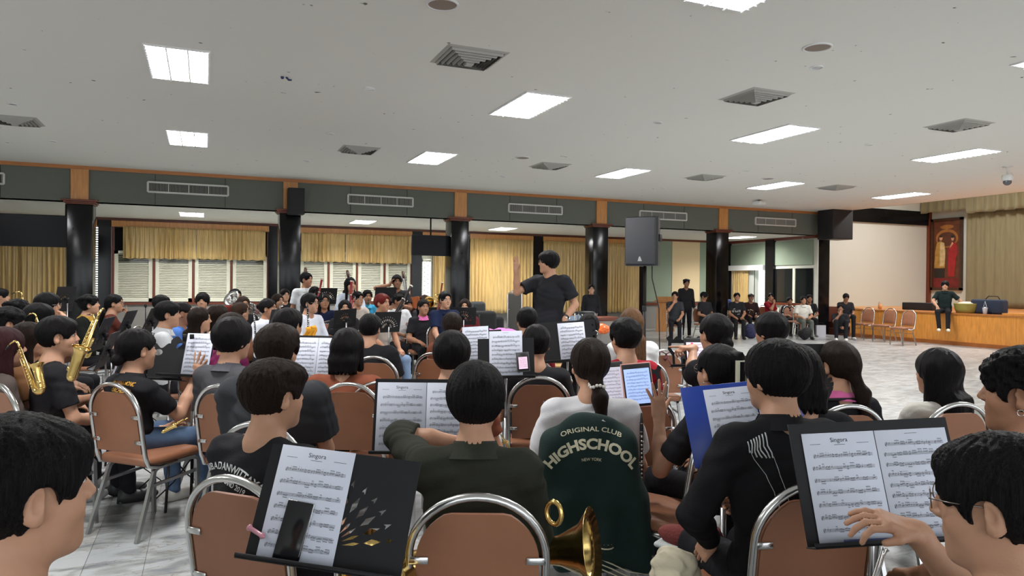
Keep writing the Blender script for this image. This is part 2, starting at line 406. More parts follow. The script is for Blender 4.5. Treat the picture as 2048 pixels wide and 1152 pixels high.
def person(key, px, ytop, D, desc, hair='short', hc=(.011, .010, .011, 1), shirt=(.02, .02, .022, 1), sleeve='short', skin=0, body=None, look=None,
           stand=None, arms=None, bw=1.0, collar=None, trouser=(.015, .015, .018, 1), glasses=False, mouth=0, seat=.46, chair=True, pitch=0, lean=0.0, hs=1.0,
           group=None, vol=1.0, legs='sit', shoe=(.6, .6, .6, 1), fat=1.0, chairpos=None, seatz=None, spread=.11, roll=0, leans=0, leglen=1.0, cat='person', nolegs=False, neck=1.0, sling=False):
    top = PD(px, ytop, D); vs = lod(D)
    hz = top[2]-.135*hs; loc = Vector((top[0], top[1], 0))
    hd = lambda T: math.atan2(T[0]-loc.x, T[1]-loc.y)
    Hb = hd(CONDUCT) if body is None else math.radians(body)
    Hl = (hd(CONDUCT) if body is None else Hb) if look is None else math.radians(look)
    root = empty('person', loc, -Hb, 'person '+desc, cat, group)
    rel = -(Hl-Hb)
    hc0 = np.array([0, 0, hz])
    Mh = Matrix.Translation(hc0) @ Euler((math.radians(pitch), math.radians(roll), rel)).to_matrix().to_4x4() @ Matrix.Scale(hs, 4)
    sz = hz-.212*hs; nb = np.array([leans, -.045-lean*.3, sz+.045])
    base = stand if stand is not None else 0
    if stand is not None: pz = base+(hz-base)*.565
    else: pz = seat+.09
    cy = -.05-lean; hipc = np.array([0, -.06-lean if stand is None else -.03, pz])
    shc = np.array([leans, cy, sz]); mid = (shc+hipc)/2
    sw = .165*bw; sh = {1: shc+np.array([sw, 0, 0]), -1: shc+np.array([-sw, 0, 0])}
    th = sz-pz
    # limbs ------------------------------------------------------
    arms = arms or {}; skinp = xf(head_prims(fat), Mh); shp = []; cuffs = []; cuffinfo = {}
    skinp += [rc(np.array(Mh @ Vector((0, -.030, -.05))), nb, .050*neck, .056*neck, .03), rc(nb, mid, .07, .09, .05)]
    AL = hs
    for s in (1, -1):
        a = arms.get('R' if s > 0 else 'L', 'lap')
        hint = (s*.6, -.25, -1)
        if a == 'lap': W = (s*.11, .24, (seat+.17) if stand is None else pz+.0); f = (-s*.4, 1, -.25); n = (0, .1, -1); pose = 'relax'
        elif a == 'down': W = (s*(sw+.075), -.0, sz-.52); f = (0, .1, -1); n = (-s, 0, 0); pose = 'relax'; hint = (s*.2, -1, -.2)
        elif a == 'hold': W = (s*.07, .26, sz-.20-.06*(s > 0)); f = (-s*.8, .3, .45); n = (-s*.3, -.6, -.3); pose = 'hold'; hint = (s*.8, -.2, -1)
        elif a == 'low': W = (s*.09, .25, sz-.34); f = (-s*.6, .7, .1); n = (-s*.6, -.6, 0); pose = 'hold'; hint = (s*.7, -.3, -1)
        elif a == 'face': W = (s*.03, .15, sz+.04); f = (-s*.25, -.1, 1); n = (-s*.3, -1, 0); pose = 'hold'; hint = (s*.6, .3, -1)
        else: W, f, n, pose = a['w'], a['f'], a['n'], a['pose']; hint = a.get('hint', hint); W = np.array([W[0], W[1], sz+W[2]])
        E_, W = ik(sh[s], W, .285*AL, .255*AL, hint)
        skinp += [rc(sh[s], E_, .046*bw, .038, .02), rc(E_, E_*.55+W*.45, .040, .038, .02), rc(E_*.55+W*.45, W, .038, .025, .02)]
        skinp += hand_prims(W, f, n, s > 0, pose, AL)
        cuffinfo[s] = (E_, W)
        if sleeve == 'short':
            C = sh[s]+(E_-sh[s])*.72; shp += [rc(sh[s], C+(E_-sh[s])*.2, .064*bw, .064*bw, .035)]; cuffs.append((C, N3(E_-sh[s])))
        elif sleeve == 'long':
            C = W+(E_-W)*.06; shp += [rc(sh[s], E_, .062*bw, .054, .035), rc(E_, W, .054, .042, .02)]; cuffs.append((C, N3(W-E_)))
        elif sleeve == 'half':
            C = E_+(W-E_)*.25; shp += [rc(sh[s], E_, .064*bw, .056, .035), rc(E_, W, .056, .05, .02)]; cuffs.append((C, N3(W-E_)))
    # shirt ------------------------------------------------------
    T = [el(shc+[0, .005, -th*.27], (.172*bw, .102*bw, th*.42), k=.05), el(mid+[0, .012, -.02], (.158*bw, .100*min(bw, 1.1), th*.50), k=.06),
         el(hipc+[0, .01, .05], (.172*bw, .112*min(bw, 1.1), .12), k=.05), rc(sh[1]+[-.01, 0, -.005], sh[-1]+[.01, 0, -.005], .060, .060, .05),
         rc(nb+[.02, -.005, .0], sh[1]+[-.03, 0, .0], .046, .056, .04), rc(nb+[-.02, -.005, 0], sh[-1]+[.03, 0, 0], .046, .056, .04)]
    T.append(el(nb+[0, -.004, -.012], (.074, .066, .034), k=.03))
    if stand is not None: T.append(el(hipc+[0, 0, .0], (.175*bw, .125*bw, .14), k=.05))
    shp = T+shp
    nk = np.array(Mh @ Vector((0, -.030, -.05)))
    shp.append(sub(rc(nb+N3(nk-nb)*.098+[0, .014, 0], nk+N3(nk-nb)*.1+[0, .01, 0], .056, .075), .008))
    if collar is None and sleeve == 'long' and False: pass
    w = wrinkle(.0062 if D < 5 else .0045, px)
    def spost(P, d, w=w, cuffs=cuffs, T=T):
        d = w(P, d); td = None
        for C, n in cuffs:
            r = P-C; t = r@n; rad = np.linalg.norm(r-t[:, None]*n, axis=1)
            i = np.nonzero((rad < .11) & (t > -.03) & (t < .30))[0]
            if len(i):
                td = np.min([pd(q, P[i]) for q in T], axis=0); j = i[td > .014]; d[j] = np.maximum(d[j], t[j])
        return d
    b = link('body', mesh_sdf(skinp, vs, name='body', m=skin_mat(skin)), root)
    sm = link('shirt', mesh_sdf(shp, vs*1.15, spost, name='shirt', m=cloth(shirt) if not hasattr(shirt, 'node_tree') else shirt), root)
    if collar is not None:
        ax = N3(nk-nb)*.6+np.array([0, .25, .8])*.4; mb = MB(); mb.lathe([(-.010, .106), (.012, .090), (.038, .075), (.047, .072), (.045, .068), (.015, .071), (-.004, .078)], nb+np.array([0, .004, .0]), ax, 26); cz = nb+np.array([0, .006, .012])
        for s in (1, -1): mb.add([cz+[s*.004, .074, .004], cz+[s*.050, .060, .030], cz+[s*.074, .060, -.012], cz+[s*.030, .105, -.045]], [(0, 1, 2, 3), (3, 2, 1, 0)])
        mb.build('collar', cloth(collar), root)
    # hair -------------------------------------------------------
    if hair != 'bald':
        link('hair', mesh_sdf(xf(hair_prims(hair, vol), Mh), vs*.95, hair_post(hair, Mh.inverted(), 64 if D < 3.5 else 30), name='hair', m=hair_mat(hc)), root)
    # legs -------------------------------------------------------
    if not nolegs:
        lp = [el(hipc+[0, -.005, -.015], (.165*bw, .125*bw, .105), k=.04)]; sp_ = []
        for s in (1, -1):
            hip = hipc+[s*.085, .01, -.02]
            if stand is not None: K = np.array([s*.095, .0, base+(pz-base)*.53]); A = np.array([s*.105, -.03, base+.09])
            elif legs == 'wide': K = np.array([s*.20, .36-lean, seat+.05]); A = np.array([s*.17, .36-lean, .09])
            elif legs == 'side': K = np.array([s*.09+.05, .36-lean, seat+.05]); A = np.array([s*.08-.02, .25, .09])
            elif legs == 'dangle': K = np.array([s*.12+(.05), .38, seat+.03]); A = np.array([s*.10+.03, .42, seat-.40])
            elif legs == 'crouch': K = np.array([s*.14, .28, seat+.33]); A = np.array([s*.12, .30, .09])
            elif legs == 'cross': K = np.array([s*.04, .38-lean, seat+.06+.05*(s > 0)]); A = np.array([-s*.10, .42-lean, .09])
            else: K = np.array([s*spread, .38-lean, seat+.045]); A = np.array([s*spread, .40-lean, .09])
            lp += [rc(hip, K, .088*bw, .064, .03), rc(K, A, .062, .050, .02)]
            sp_ += [el(A+[s*.01, .065, -.055], (.046, .135, .045), k=.01), el(A+[0, -.01, -.03], (.042, .055, .055), k=.02)]
        zf = A[2]-.09
        link('trousers', mesh_sdf(lp, vs*1.3, wrinkle(.003, px+3), name='trousers', m=cloth(trouser)), root)
        for q_ in (sp_[:2], sp_[2:]): link('shoe', mesh_sdf(q_, min(vs*1.1, .011), lambda P, d: np.maximum(d, zf-P[:, 2]), name='shoe', m=mat('shoe', shoe if shoe != (.6, .6, .6, 1) else ((.55, .55, .54, 1), (.02, .02, .022, 1), (.3, .3, .31, 1))[px % 3], .5)), root)
    # face -------------------------------------------------------
    hy = Mh.copy(); ey = MB(); ew = MB(); br = MB(); mo = MB()
    for s in (1, -1):
        ew.ball((s*EYES[0], EYES[1]-.007, EYES[2]), (.0145, .008, .0060)); ey.ball((s*EYES[0], EYES[1]-.003, EYES[2]), (.0066, .0062, .0060))
        br.tube([(s*.014, .091, .034), (s*.030, .089, .039), (s*.047, .076, .035)], .0030, 5)
    if mouth: mo.ball((0, .087, -.052), (.017, .007, .006+.008*mouth))
    else: mo.ball((0, .088, -.0505), (.021, .006, .0055))
    ew.build('eyes', EYEW, root, hy); ey.build('pupils', EYED, root, hy); br.build('eyebrows', hair_mat(), root, hy)
    mo.build('mouth', MOUTHD if mouth else MOUTH, root, hy)
    if glasses:
        gl = MB()
        for s in (1, -1):
            gl.tube([(s*.033+.023*math.cos(a), .107-.02*abs(math.cos(a)*s*.5+.5)*.5, .016+.019*math.sin(a)) for a in np.linspace(0, 2*math.pi, 17)[:-1]], .0013 if D < 4 else .002, 5, closed=True)
            gl.tube([(s*.056, .100, .02), (s*.078, .06, .02), (s*.082, -.005, .018)], .0013 if D < 4 else .002, 5)
        gl.tube([(-.010, .106, .018), (.010, .106, .018)], .0013, 5)
        gl.build('glasses', GLASSM, root, hy)
    root['_'] = 0; del root['_']
    HEADS[key] = dict(root=root, Mh=Mh, shirt=sm, sz=sz, sh=sh, arm=cuffinfo, nb=nb, hz=hz, body=b)
    if chair and stand is None:
        if chairpos is None:
            p = root.matrix_basis @ Vector((0, -.05-lean, 0)); place_chair((p.x, p.y), Hb, 'tan chair under the person '+' '.join(desc.replace(',', '').split()[:11]))
    return root
# ------------------------------------------------------------------ banquet chair
def make_chair():
    root = empty('banquet_chair')
    mb = MB(); mb.rbox((-.205, -.20, .425), (.205, .215, .485), .028, seg=4)
    mb.build('seat', VINYL, root)
    # back pad : arch outline, slightly smaller than the frame
    def arch(w, h, z0, n=22, flat=.0):
        pts = [(-w, z0)]; r = w; zc = h-r*.92
        for i in range(n+1):
            a = math.pi-math.pi*i/n; z = zc+.92*r*math.sin(a)
            pts.append((r*math.cos(a), min(z, h-flat)))
        pts.append((w, z0)); return pts
    tilt = math.radians(9)
    def bk(x, z, y=0): return (x, -.205-math.sin(tilt)*(z-.43)+y, z)
    A = arch(.203, .935, .50)
    fr = [bk(x, z) for x, z in A]; fr = [(-.200, .02, .425), (-.203, -.12, .42), (-.203, -.195, .44)]+fr+[(.203, -.195, .44), (.203, -.12, .42), (.200, .02, .425)]
    mb = MB(); mb.tube(fr, .0125, 10, flat=1.25)
    mb.build('back_frame', CHROME, root)
    B = arch(.183, .905, .515, flat=.022); me = poly2d([B], .016, 'backrest')
    V = np.array([v.co[:] for v in me.vertices]); Fc = [list(p.vertices) for p in me.polygons]; bpy.data.meshes.remove(me)
    V = np.array([bk(x, z, -y_) for x, z, y_ in V]); mb = MB(); mb.add(V, Fc)
    # cushioned front
    G = []; Fq = []
    nu, nv = 10, 10
    for i in range(nu+1):
        for j in range(nv+1):
            u = i/nu*2-1; v = j/nv; z = .52+v*(.878-.52)
            zc = .905-.183*.92; w = .178 if z < zc else .178*math.sqrt(max(0.02, 1-((z-zc)/(.183*.92))**2))
            G.append(bk(u*w, z, .010+.022*(1-u**4)*(1-(2*v-1)**4)))
    for i in range(nu):
        for j in range(nv): a = i*(nv+1)+j; Fq.append((a, a+nv+1, a+nv+2, a+1))
    mb.add(G, Fq, True); mb.build('backrest', VINYL, root)
    for s in (1, -1):
        for z in (.585, .74): mb = MB(); mb.rbox([s*.145-.0, *bk(0, z-.011, -.017)[1:]], [s*.203, *bk(0, z+.011, -.010)[1:]], .003, seg=1); mb.build('bracket', CHROME, root)
    for s in (1, -1):
        mb = MB(); mb.tube([(s*.19, .17, .42), (s*.19, .19, .40), (s*.195, .20, .0)], .0125, sq=True); mb.build('leg', STEEL, root)
        mb = MB(); mb.tube([(s*.19, .17, .42), (s*.19, -.10, .42), (s*.19, -.14, .395), (s*.205, -.275, .0)], .0125, sq=True); mb.build('leg', STEEL, root)
        mb = MB(); mb.tube([(s*.19, .19, .33), (s*.193, -.165, .31)], .010, sq=True); mb.build('stretcher', STEEL, root)
    return root
NCH = [0]
CHAIRS = {}
def place_chair(xy, H, label, z=0):
    if NCH[0] == 0: r = CHAIR_PROTO
    else: r = dup_tree(CHAIR_PROTO)
    NCH[0] += 1; r.location = (xy[0], xy[1], z); r.rotation_euler = (0, 0, -H)
    return tag(r, label, 'chair', 'tan banquet chairs in the hall')
CHAIR_PROTO = make_chair()
def chair_px(px, ytop, H, label):
    p0 = PZ(px, ytop, .935)    # back top
    H = math.radians(H); p = (p0[0]+.285*math.sin(H), p0[1]+.285*math.cos(H))
    return place_chair(p, H, label)
# ------------------------------------------------------------------ the hall
H = 3.92; YB = 17.17; ZS = 3.185; YW = 21.3; XR = 18.5; XL = -9.0; YN = -5.5
def st(mb, name, m, **kw): o = mb.build(name, m, kw.pop('parent', None)); return tag(o, kind='structure', **kw)
def box(name, a, b, m, parent=None): mb = MB(); mb.box(a, b); return tag(mb.build(name, m, parent), kind=None if parent else 'structure')
WHITE = mat('ceiling_paint', S(206, 204, 198), .9); SOFF = mat('soffit_paint', S(222, 222, 214), .9)
WALLP = mat('wall_paint', S(202, 204, 194), .85, bump=.05)
ROUGHW = mat('textured_wall', S(140, 138, 134), .9, bump=.5, bscale=60, var=.25, vscale=90)
def wood(name, c, st_=(1, 1, 12)): return mat(name, c, .35, var=.18, vscale=3, stretch=st_, bump=.05, bscale=12)
WOOD = wood('light_wood', S(196, 136, 76), (12, 12, 1)); WOODT = wood('trim_wood', S(176, 112, 58), (1, 12, 12)); REDW = wood('red_wood', S(106, 50, 30), (1, 12, 12))
BMARB = mat('black_marble', (.005, .005, .006, 1), .16, var=.5, vscale=4, spec=.28)
GREEN = mat('acoustic_panel', S(104, 108, 100), .95, bump=.3, bscale=120, var=.05, vscale=60)
GREENL = mat('green_panel', S(138, 152, 134), .9, bump=.1); CREAM = mat('cream_panel', S(222, 200, 160), .9)
GOLD = mat('gold_satin', S(200, 170, 110), .33, sheen=.2, var=.22, vscale=3, stretch=(6, 6, .6), spec=.7)
KHAKI = mat('stage_cloth', S(120, 112, 82), .8, sheen=.2, var=.1, vscale=3, stretch=(6, 6, .6))
DGLASS = mat('dark_glass', (.01, .011, .012, 1), .05, spec=.7)
LOUV = mat('louvre_paint', S(224, 224, 206), .6)
# floor
Mf = bpy.data.materials.new('marble_floor'); Mf.use_nodes = True; nt = Mf.node_tree; b = nt.nodes['Principled BSDF']
def nn(t, **k):
    n = nt.nodes.new(t)
    for a, v in k.items(): setattr(n, a, v)
    return n
tc = nn('ShaderNodeTexCoord'); mp = nn('ShaderNodeMapping'); mp.inputs['Rotation'].default_value = (0, 0, 0); nt.links.new(tc.outputs['Object'], mp.inputs[0])
br_ = nn('ShaderNodeTexBrick'); br_.inputs['Scale'].default_value = 1; br_.inputs['Brick Width'].default_value = .6; br_.inputs['Row Height'].default_value = .3
br_.inputs['Mortar Size'].default_value = .0022; br_.offset = .5
br_.inputs['Color1'].default_value = S(184, 187, 188); br_.inputs['Color2'].default_value = S(164, 169, 172); br_.inputs['Mortar'].default_value = S(120, 120, 118)
rot = nn('ShaderNodeMapping'); rot.inputs['Rotation'].default_value = (0, 0, math.pi/2); nt.links.new(tc.outputs['Object'], rot.inputs[0]); nt.links.new(rot.outputs[0], br_.inputs['Vector'])
v1 = nn('ShaderNodeTexNoise'); v1.inputs['Scale'].default_value = 2.2; v1.inputs['Detail'].default_value = 8; v1.inputs['Distortion'].default_value = 1.6
ms = nn('ShaderNodeMapping'); ms.inputs['Scale'].default_value = (1, 2.6, 1); nt.links.new(tc.outputs['Object'], ms.inputs[0]); nt.links.new(ms.outputs[0], v1.inputs['Vector'])
rp = nn('ShaderNodeValToRGB'); rp.color_ramp.elements[0].position = .30; rp.color_ramp.elements[0].color = S(176, 181, 186); rp.color_ramp.elements[1].position = .56; rp.color_ramp.elements[1].color = (1, 1, 1, 1)
e = rp.color_ramp.elements.new(.46); e.color = S(228, 226, 222)
nt.links.new(v1.outputs[0], rp.inputs[0])
mx = nn('ShaderNodeMixRGB', blend_type='MULTIPLY'); mx.inputs[0].default_value = 1; nt.links.new(br_.outputs[0], mx.inputs[1]); nt.links.new(rp.outputs[0], mx.inputs[2])
vo = nn('ShaderNodeTexNoise'); vo.inputs['Scale'].default_value = 1.6; vo.inputs['Detail'].default_value = 6; vo.inputs['Distortion'].default_value = 3
nt.links.new(ms.outputs[0], vo.inputs['Vector'])
r2_ = nn('ShaderNodeValToRGB'); r2_.color_ramp.elements[0].position = .485; r2_.color_ramp.elements[0].color = (1, 1, 1, 1); r2_.color_ramp.elements[1].position = .515; r2_.color_ramp.elements[1].color = (1, 1, 1, 1)
e = r2_.color_ramp.elements.new(.5); e.color = S(196, 178, 150)
nt.links.new(vo.outputs[0], r2_.inputs[0]); m2 = nn('ShaderNodeMixRGB', blend_type='MULTIPLY'); m2.inputs[0].default_value = .7
nt.links.new(mx.outputs[0], m2.inputs[1]); nt.links.new(r2_.outputs[0], m2.inputs[2]); nt.links.new(m2.outputs[0], b.inputs['Base Color']); b.inputs['Roughness'].default_value = .28
# ceiling with specks
Mc = bpy.data.materials.new('ceiling_board'); Mc.use_nodes = True; nt = Mc.node_tree; b = nt.nodes['Principled BSDF']
tc = nn('ShaderNodeTexCoord'); vn = nn('ShaderNodeTexNoise'); vn.inputs['Scale'].default_value = 7.5; vn.inputs['Detail'].default_value = 2; nt.links.new(tc.outputs['Object'], vn.inputs['Vector'])
rp = nn('ShaderNodeValToRGB'); rp.color_ramp.elements[0].position = .225; rp.color_ramp.elements[0].color = S(110, 106, 98); rp.color_ramp.elements[1].position = .250; rp.color_ramp.elements[1].color = S(226, 225, 219)
nt.links.new(vn.outputs[0], rp.inputs[0]); nt.links.new(rp.outputs[0], b.inputs['Base Color']); b.inputs['Roughness'].default_value = .9
mb = MB(); mb.box((XL, YN, -.1), (25, YW+.3, 0)); st(mb, 'floor', Mf)
mb = MB(); mb.box((XL, YN, H), (XR-.05, YB+.02, H+.1)); st(mb, 'ceiling', Mc)
box('ceiling', (XL, YB+.02, ZS), (XR-.3, YW+.3, ZS+.1), SOFF)
box('wall_left', (XL-.1, YN, 0), (XL, YW+.3, H), WALLP); 
mb = MB(); mb.box((XL, YN-.1, 0), (25, YN, .35)); mb.box((XL, YN-.1, 3.7), (25, YN, 6))
for k in range(9): mb.box((XL+k*3.45, YN-.1, .35), (XL+k*3.45+.4, YN, 3.7))
mb.box((XR, YN-.1, 0), (25, YN, 6)); st(mb, 'wall_near', WALLP)  # openings in this unseen wall are added to let in daylight fill
# beam : panels, strip, studs
mb = MB(); mb.box((XL, YB, ZS), (XR, YB+.35, H-.07)); st(mb, 'trim_1', GREEN)
mb = MB(); mb.box((XL, YB-.03, H-.075), (XR-.05, YB+.3, H)); st(mb, 'trim_2', WOODT)
CX = [-6.53, -2.40, 1.79, 5.92, 10.02, 14.2, 18.28]; CW = .235
for i, x in enumerate(CX):
    mb = MB(); mb.box((x-.16, YB-.05, ZS+.03), (x+.16, YB+.02, H-.075)); st(mb, 'trim_%d' % (3+i), WOOD)
    mb = MB(); mb.rbox((x-CW, YB-.01, 0), (x+CW, YB+.46, ZS-.06), .012); o = mb.build('black_marble_column', BMARB)
    tag(o, 'black polished marble column, %s' % ['hidden at the far left end of the wall', 'first from the left, beside the long gold curtain', 'second from the left, under the small wall speaker', 'third from the left, behind the dark screen', 'fourth from the left, behind the standing person in black', 'fifth from the left, beside the cream wall panel', 'last on the right, against the stage'][i], 'column', 'black marble columns along the hall', 'structure')
    c = MB()
    for k, (w, z0, z1) in enumerate(((.03, -.06, -.03), (.06, -.03, .0), (.095, .0, .035))): c.rbox((x-CW-w, YB-w-.01, ZS+z0), (x+CW+w, YB+.46, ZS+z1), .008)
    tag(c.build('capital', REDW), 'red-brown moulded wooden capital on top of black column %s' % ['out of view', 'by the long gold curtain', 'under the small wall speaker', 'beside the dark screen', 'behind the conductor side of the tall speaker', 'beside the cream panel', 'against the stage'][i], 'column capital', kind='structure')
for x0, x1 in zip(CX, CX[1:]):
    for k in (1, 2):
        xx = x0+(x1-x0)*k/3; mb = MB(); mb.box((xx-.006, YB-.004, ZS+.01), (xx+.006, YB+.01, H-.08)); tag(mb.build('panel_seam', mat('seam', S(50, 54, 50), .9)), kind='structure')
# grilles on the beam
for i, (a, c_, d) in enumerate([((-90, 344), (8, 366), 'cut by the left edge of the photo'), ((296, 366), (456, 390), 'between the first two columns'), ((696, 391), (825, 412), 'right of the small wall speaker'), ((1017, 410), (1123, 427), 'above the conductor'), ((1279, 423), (1372, 440), 'above the tall black speaker'), ((1510, 437), (1590, 451), 'nearest the stage')]):
    p = PY(*a, YB); q = PY(*c_, YB); zm = (p[2]+q[2])/2; hh = .105; x0, x1 = p[0], q[0]; y = YB-.03
    r = empty('air_grille', ((x0+x1)/2, YB, zm), 0, 'long white air grille on the green beam, '+d, 'air grille', 'air grilles on the green beam')
    L = (x1-x0)/2; mb = MB()
    for s in (1, -1): mb.box((-L, -.035, s*hh-.018), (L, 0, s*hh+.018)); mb.box((s*L-.02, -.035, -hh), (s*L+.02, 0, hh))
    for k in range(1, 4): mb.box((-L+2*L*k/4-.006, -.03, -hh), (-L+2*L*k/4+.006, 0, hh))
    mb.build('frame', mat('grille_white', S(205, 205, 200), .5), r)
    mb = MB(); n = int(L*2/.028)
    for k in range(n): xx = -L+2*L*(k+.5)/n; mb.box((xx-.004, -.026, -hh), (xx+.004, -.006, hh))
    mb.build('blades', mat('grille_grey', S(170, 170, 165), .5), r)
    mb = MB(); mb.box((-L, -.004, -hh), (L, 0, hh)); mb.build('backing', mat('grille_dark', (.03, .03, .03, 1), .9), r)
# ceiling lamps
DIFF = mat('lamp_diffuser', (1, 1, 1, 1), .5, emit=LAMP, ecol=(1, .985, .97, 1)); FRM = mat('lamp_frame', S(225, 225, 225), .4); REFL = mat('lamp_reflector', (.85, .87, .9, 1), .15, .9)
lamp = empty('ceiling_lamp'); mb = MB()
w, h = .302, .635
for s in (1, -1): mb.box((s*w-.014, -h-.014, -.014), (s*w+.014, h+.014, .002)); mb.box((-w, s*h-.014, -.014), (w, s*h+.014, .002))
mb.build('frame', FRM, lamp)
mb = MB(); mb.quad((-w, -h, -.004), (-w, h, -.004), (w, h, -.004), (w, -h, -.004)); mb.build('diffuser', DIFF, lamp)
mb = MB()
for k in range(1, 3): mb.box((-w+2*w*k/3-.007, -h, -.030), (-w+2*w*k/3+.007, h, -.006))
for k in range(1, 14): y = -h+2*h*k/14; mb.box((-w, y-.0025, -.030), (w, y+.0025, -.006))
mb.build('louvre', REFL, lamp)
first = True
names = {(0, 0): 'brightest, high on the left of the ceiling', (1, 0): 'second in the near row, left of the conductor above', (2, 0): 'third in the near row, beside the centre diffuser', (3, 0): 'last of the near row, above the stage curtain',
         (0, 1): 'first of the far row on the left', (1, 1): 'second of the far row', (2, 1): 'third of the far row', (3, 1): 'fourth of the far row', (4, 1): 'last of the far row, nearest the stage', (1, -1): 'cut off by the top edge of the photo', (2, -1): 'tip at the right edge of the photo'}
for i in range(-2, 5):
    for j in range(-1, 2):
        if (i, j) == (4, 0): continue
        x = -.58+4.2*i+.302; y = 8.05+4.4*j+.6
        if x > XR-.5 or x < XL+.5: continue
        o = lamp if first else dup_tree(lamp); first = False; o.location = (x, y, H-.002)
        tag(o, 'lit rectangular recessed ceiling lamp, '+names.get((i, j), 'behind the camera'), 'ceiling lamp', 'recessed ceiling lamps')
sl = [(384, 428), (725, 443), (1005, 457), (1480, 474)]
for k, p in enumerate(sl):
    q = PZ(*p, ZS); o = dup_tree(lamp)
    for ch in o.children:
        if ch.name.startswith('diffuser'): ch.data = ch.data.copy(); ch.data.materials.clear(); ch.data.materials.append(mat('soffit_diffuser', (1, 1, 1, 1), .5, emit=LAMP*2.0, ecol=(1, .97, .92, 1)))
    o.location = (q[0], q[1], ZS-.002); o.scale = (.9, .75, 1)
    tag(o, 'lit ceiling lamp under the low back soffit, '+['above the first shuttered window', 'above the second shuttered window', 'right of the dark screen', 'near the stage end'][k], 'ceiling lamp', 'soffit ceiling lamps')
# air diffusers
vt = empty('air_diffuser'); mb = MB(); w = .30; VG = mat('diffuser_grey', S(168, 166, 160), .5)
for k in range(7):
    r0 = w-.042*k; r1 = r0-.014 if k else r0-.035; z0 = -.012-.010*k*(k > 0); z1 = z0-.014
    P0 = [(r0, r0), (-r0, r0), (-r0, -r0), (r0, -r0)]; P1 = [(r1, r1), (-r1, r1), (-r1, -r1), (r1, -r1)]
    V = [(x, y, 0 if k == 0 else z0+.02) for x, y in P0]+[(x, y, z1 if k else -.012) for x, y in P1]; mb.add(V, [(j, (j+1) % 4, 4+(j+1) % 4, 4+j) for j in range(4)])
    if k == 6: mb.add(V[4:], [(0, 1, 2, 3)])
mb.build('vanes', VG, vt); mb = MB(); mb.box((-w+.03, -w+.03, -.002), (w-.03, w-.03, .0)); mb.build('throat', mat('grille_dark', (.03, .03, .03, 1), .9), vt)
first = True
for (x, y), d in {(938, 115): 'large, top centre of the ceiling', (1512, 193): 'dirty-edged, right of the near lamp', (1917, 250): 'above the stage side on the right', (718, 299): 'small, above the second beam grille', (1100, 331): 'small, above the conductor', (1410, 354): 'small, left of the ceiling projector', (1672, 374): 'small, nearest the stage', (30, 240): 'cut by the left edge of the photo'}.items():
    p = PZ(x, y, H); o = vt if first else dup_tree(vt); first = False; o.location = (p[0], p[1], H); o.scale = (1.1, 1.1, 1); tag(o, 'square grey air diffuser in the ceiling, '+d, 'air diffuser', 'square air diffusers')
def disc(name, p, r, m1, m2, label, cat, group):
    o = empty(name, (p[0], p[1], H), 0, label, cat, group)
    mb = MB(); mb.lathe([(0, r), (.012, r), (.014, r*.88), (.004, r*.86)], (0, 0, 0), (0, 0, -1), 24); mb.build('rim', m1, o)
    mb = MB(); mb.lathe([(.006, r*.87), (.006, 0.001)], (0, 0, 0), (0, 0, -1), 24); mb.build('cover', m2, o)
TAUPE = mat('speaker_cover', S(140, 125, 115), .8, bump=.3, bscale=300)
for (x, y), d in {(1635, 94): 'large, upper right of the ceiling', (885, 8): 'cut by the top edge of the photo', (1045, 315): 'above the conductor', (1536, 357): 'beside the far lamp on the right'}.items():
    disc('ceiling_speaker', PZ(x, y, H), .14, FRM, TAUPE, 'round ceiling speaker, '+d, 'ceiling speaker', 'round ceiling speakers')
for (x, y), d in {(1633, 134): 'just below the large round speaker', (738, 177): 'right of the small ceiling stain', (1315, 245): 'between the two near lamps', (660, 267): 'above the small left diffuser', (614, 322): 'nearest the small wall speaker', (105, 282): 'left of the first far lamp', (25, 208): 'above the leftmost diffuser', (1738, 289): 'between the right-hand lamps', (1492, 341): 'left of the far right lamp', (1324, 375): 'just right of the far middle lamp', (1128, 312): 'above the small middle diffuser', (1005, 353): 'just above the green beam'}.items():
    disc('downlight', PZ(x, y, H), .07, FRM, REFL, 'small unlit round downlight, '+d, 'downlight', 'small ceiling downlights')
p = PZ(1518, 400, H); o = empty('ceiling_projector', (p[0], p[1], H), .3, 'small white projector fixed flat to the ceiling above the beam', 'projector')
mb = MB(); mb.rbox((-.16, -.12, -.13), (.16, .12, -.05), .02); mb.build('body', FRM, o); mb = MB(); mb.tube([(0, 0, 0), (0, 0, -.06)], .03); mb.build('mount', STEEL, o)
p = PZ(2015, 333, H); o = empty('dome_camera', (p[0], p[1], H), 0, 'white dome camera hanging from the ceiling near the stage curtain', 'camera')
mb = MB(); mb.lathe([(0, .09), (.01, .09), (.012, .02), (.16, .02), (.165, .09), (.20, .10), (.27, .095), (.28, .07)], (0, 0, 0), (0, 0, -1)); mb.build('housing', FRM, o); mb = MB(); mb.ball((0, 0, -.30), (.075, .075, .07), 14, 9); mb.build('dome', mat('dome', (.1, .1, .11, 1), .1), o)
o = empty('hanging_hook', tuple(PZ(572, 154, H)), 0, 'tiny dark blue fitting stuck on the ceiling', 'fitting'); mb = MB(); mb.tube([(0, 0, 0), (.03, 0, -.03), (.06, .03, -.02)], .012); mb.ball((-.04, 0, -.01), .02); mb.build('hook', mat('navy', (.02, .04, .12, 1), .5), o)
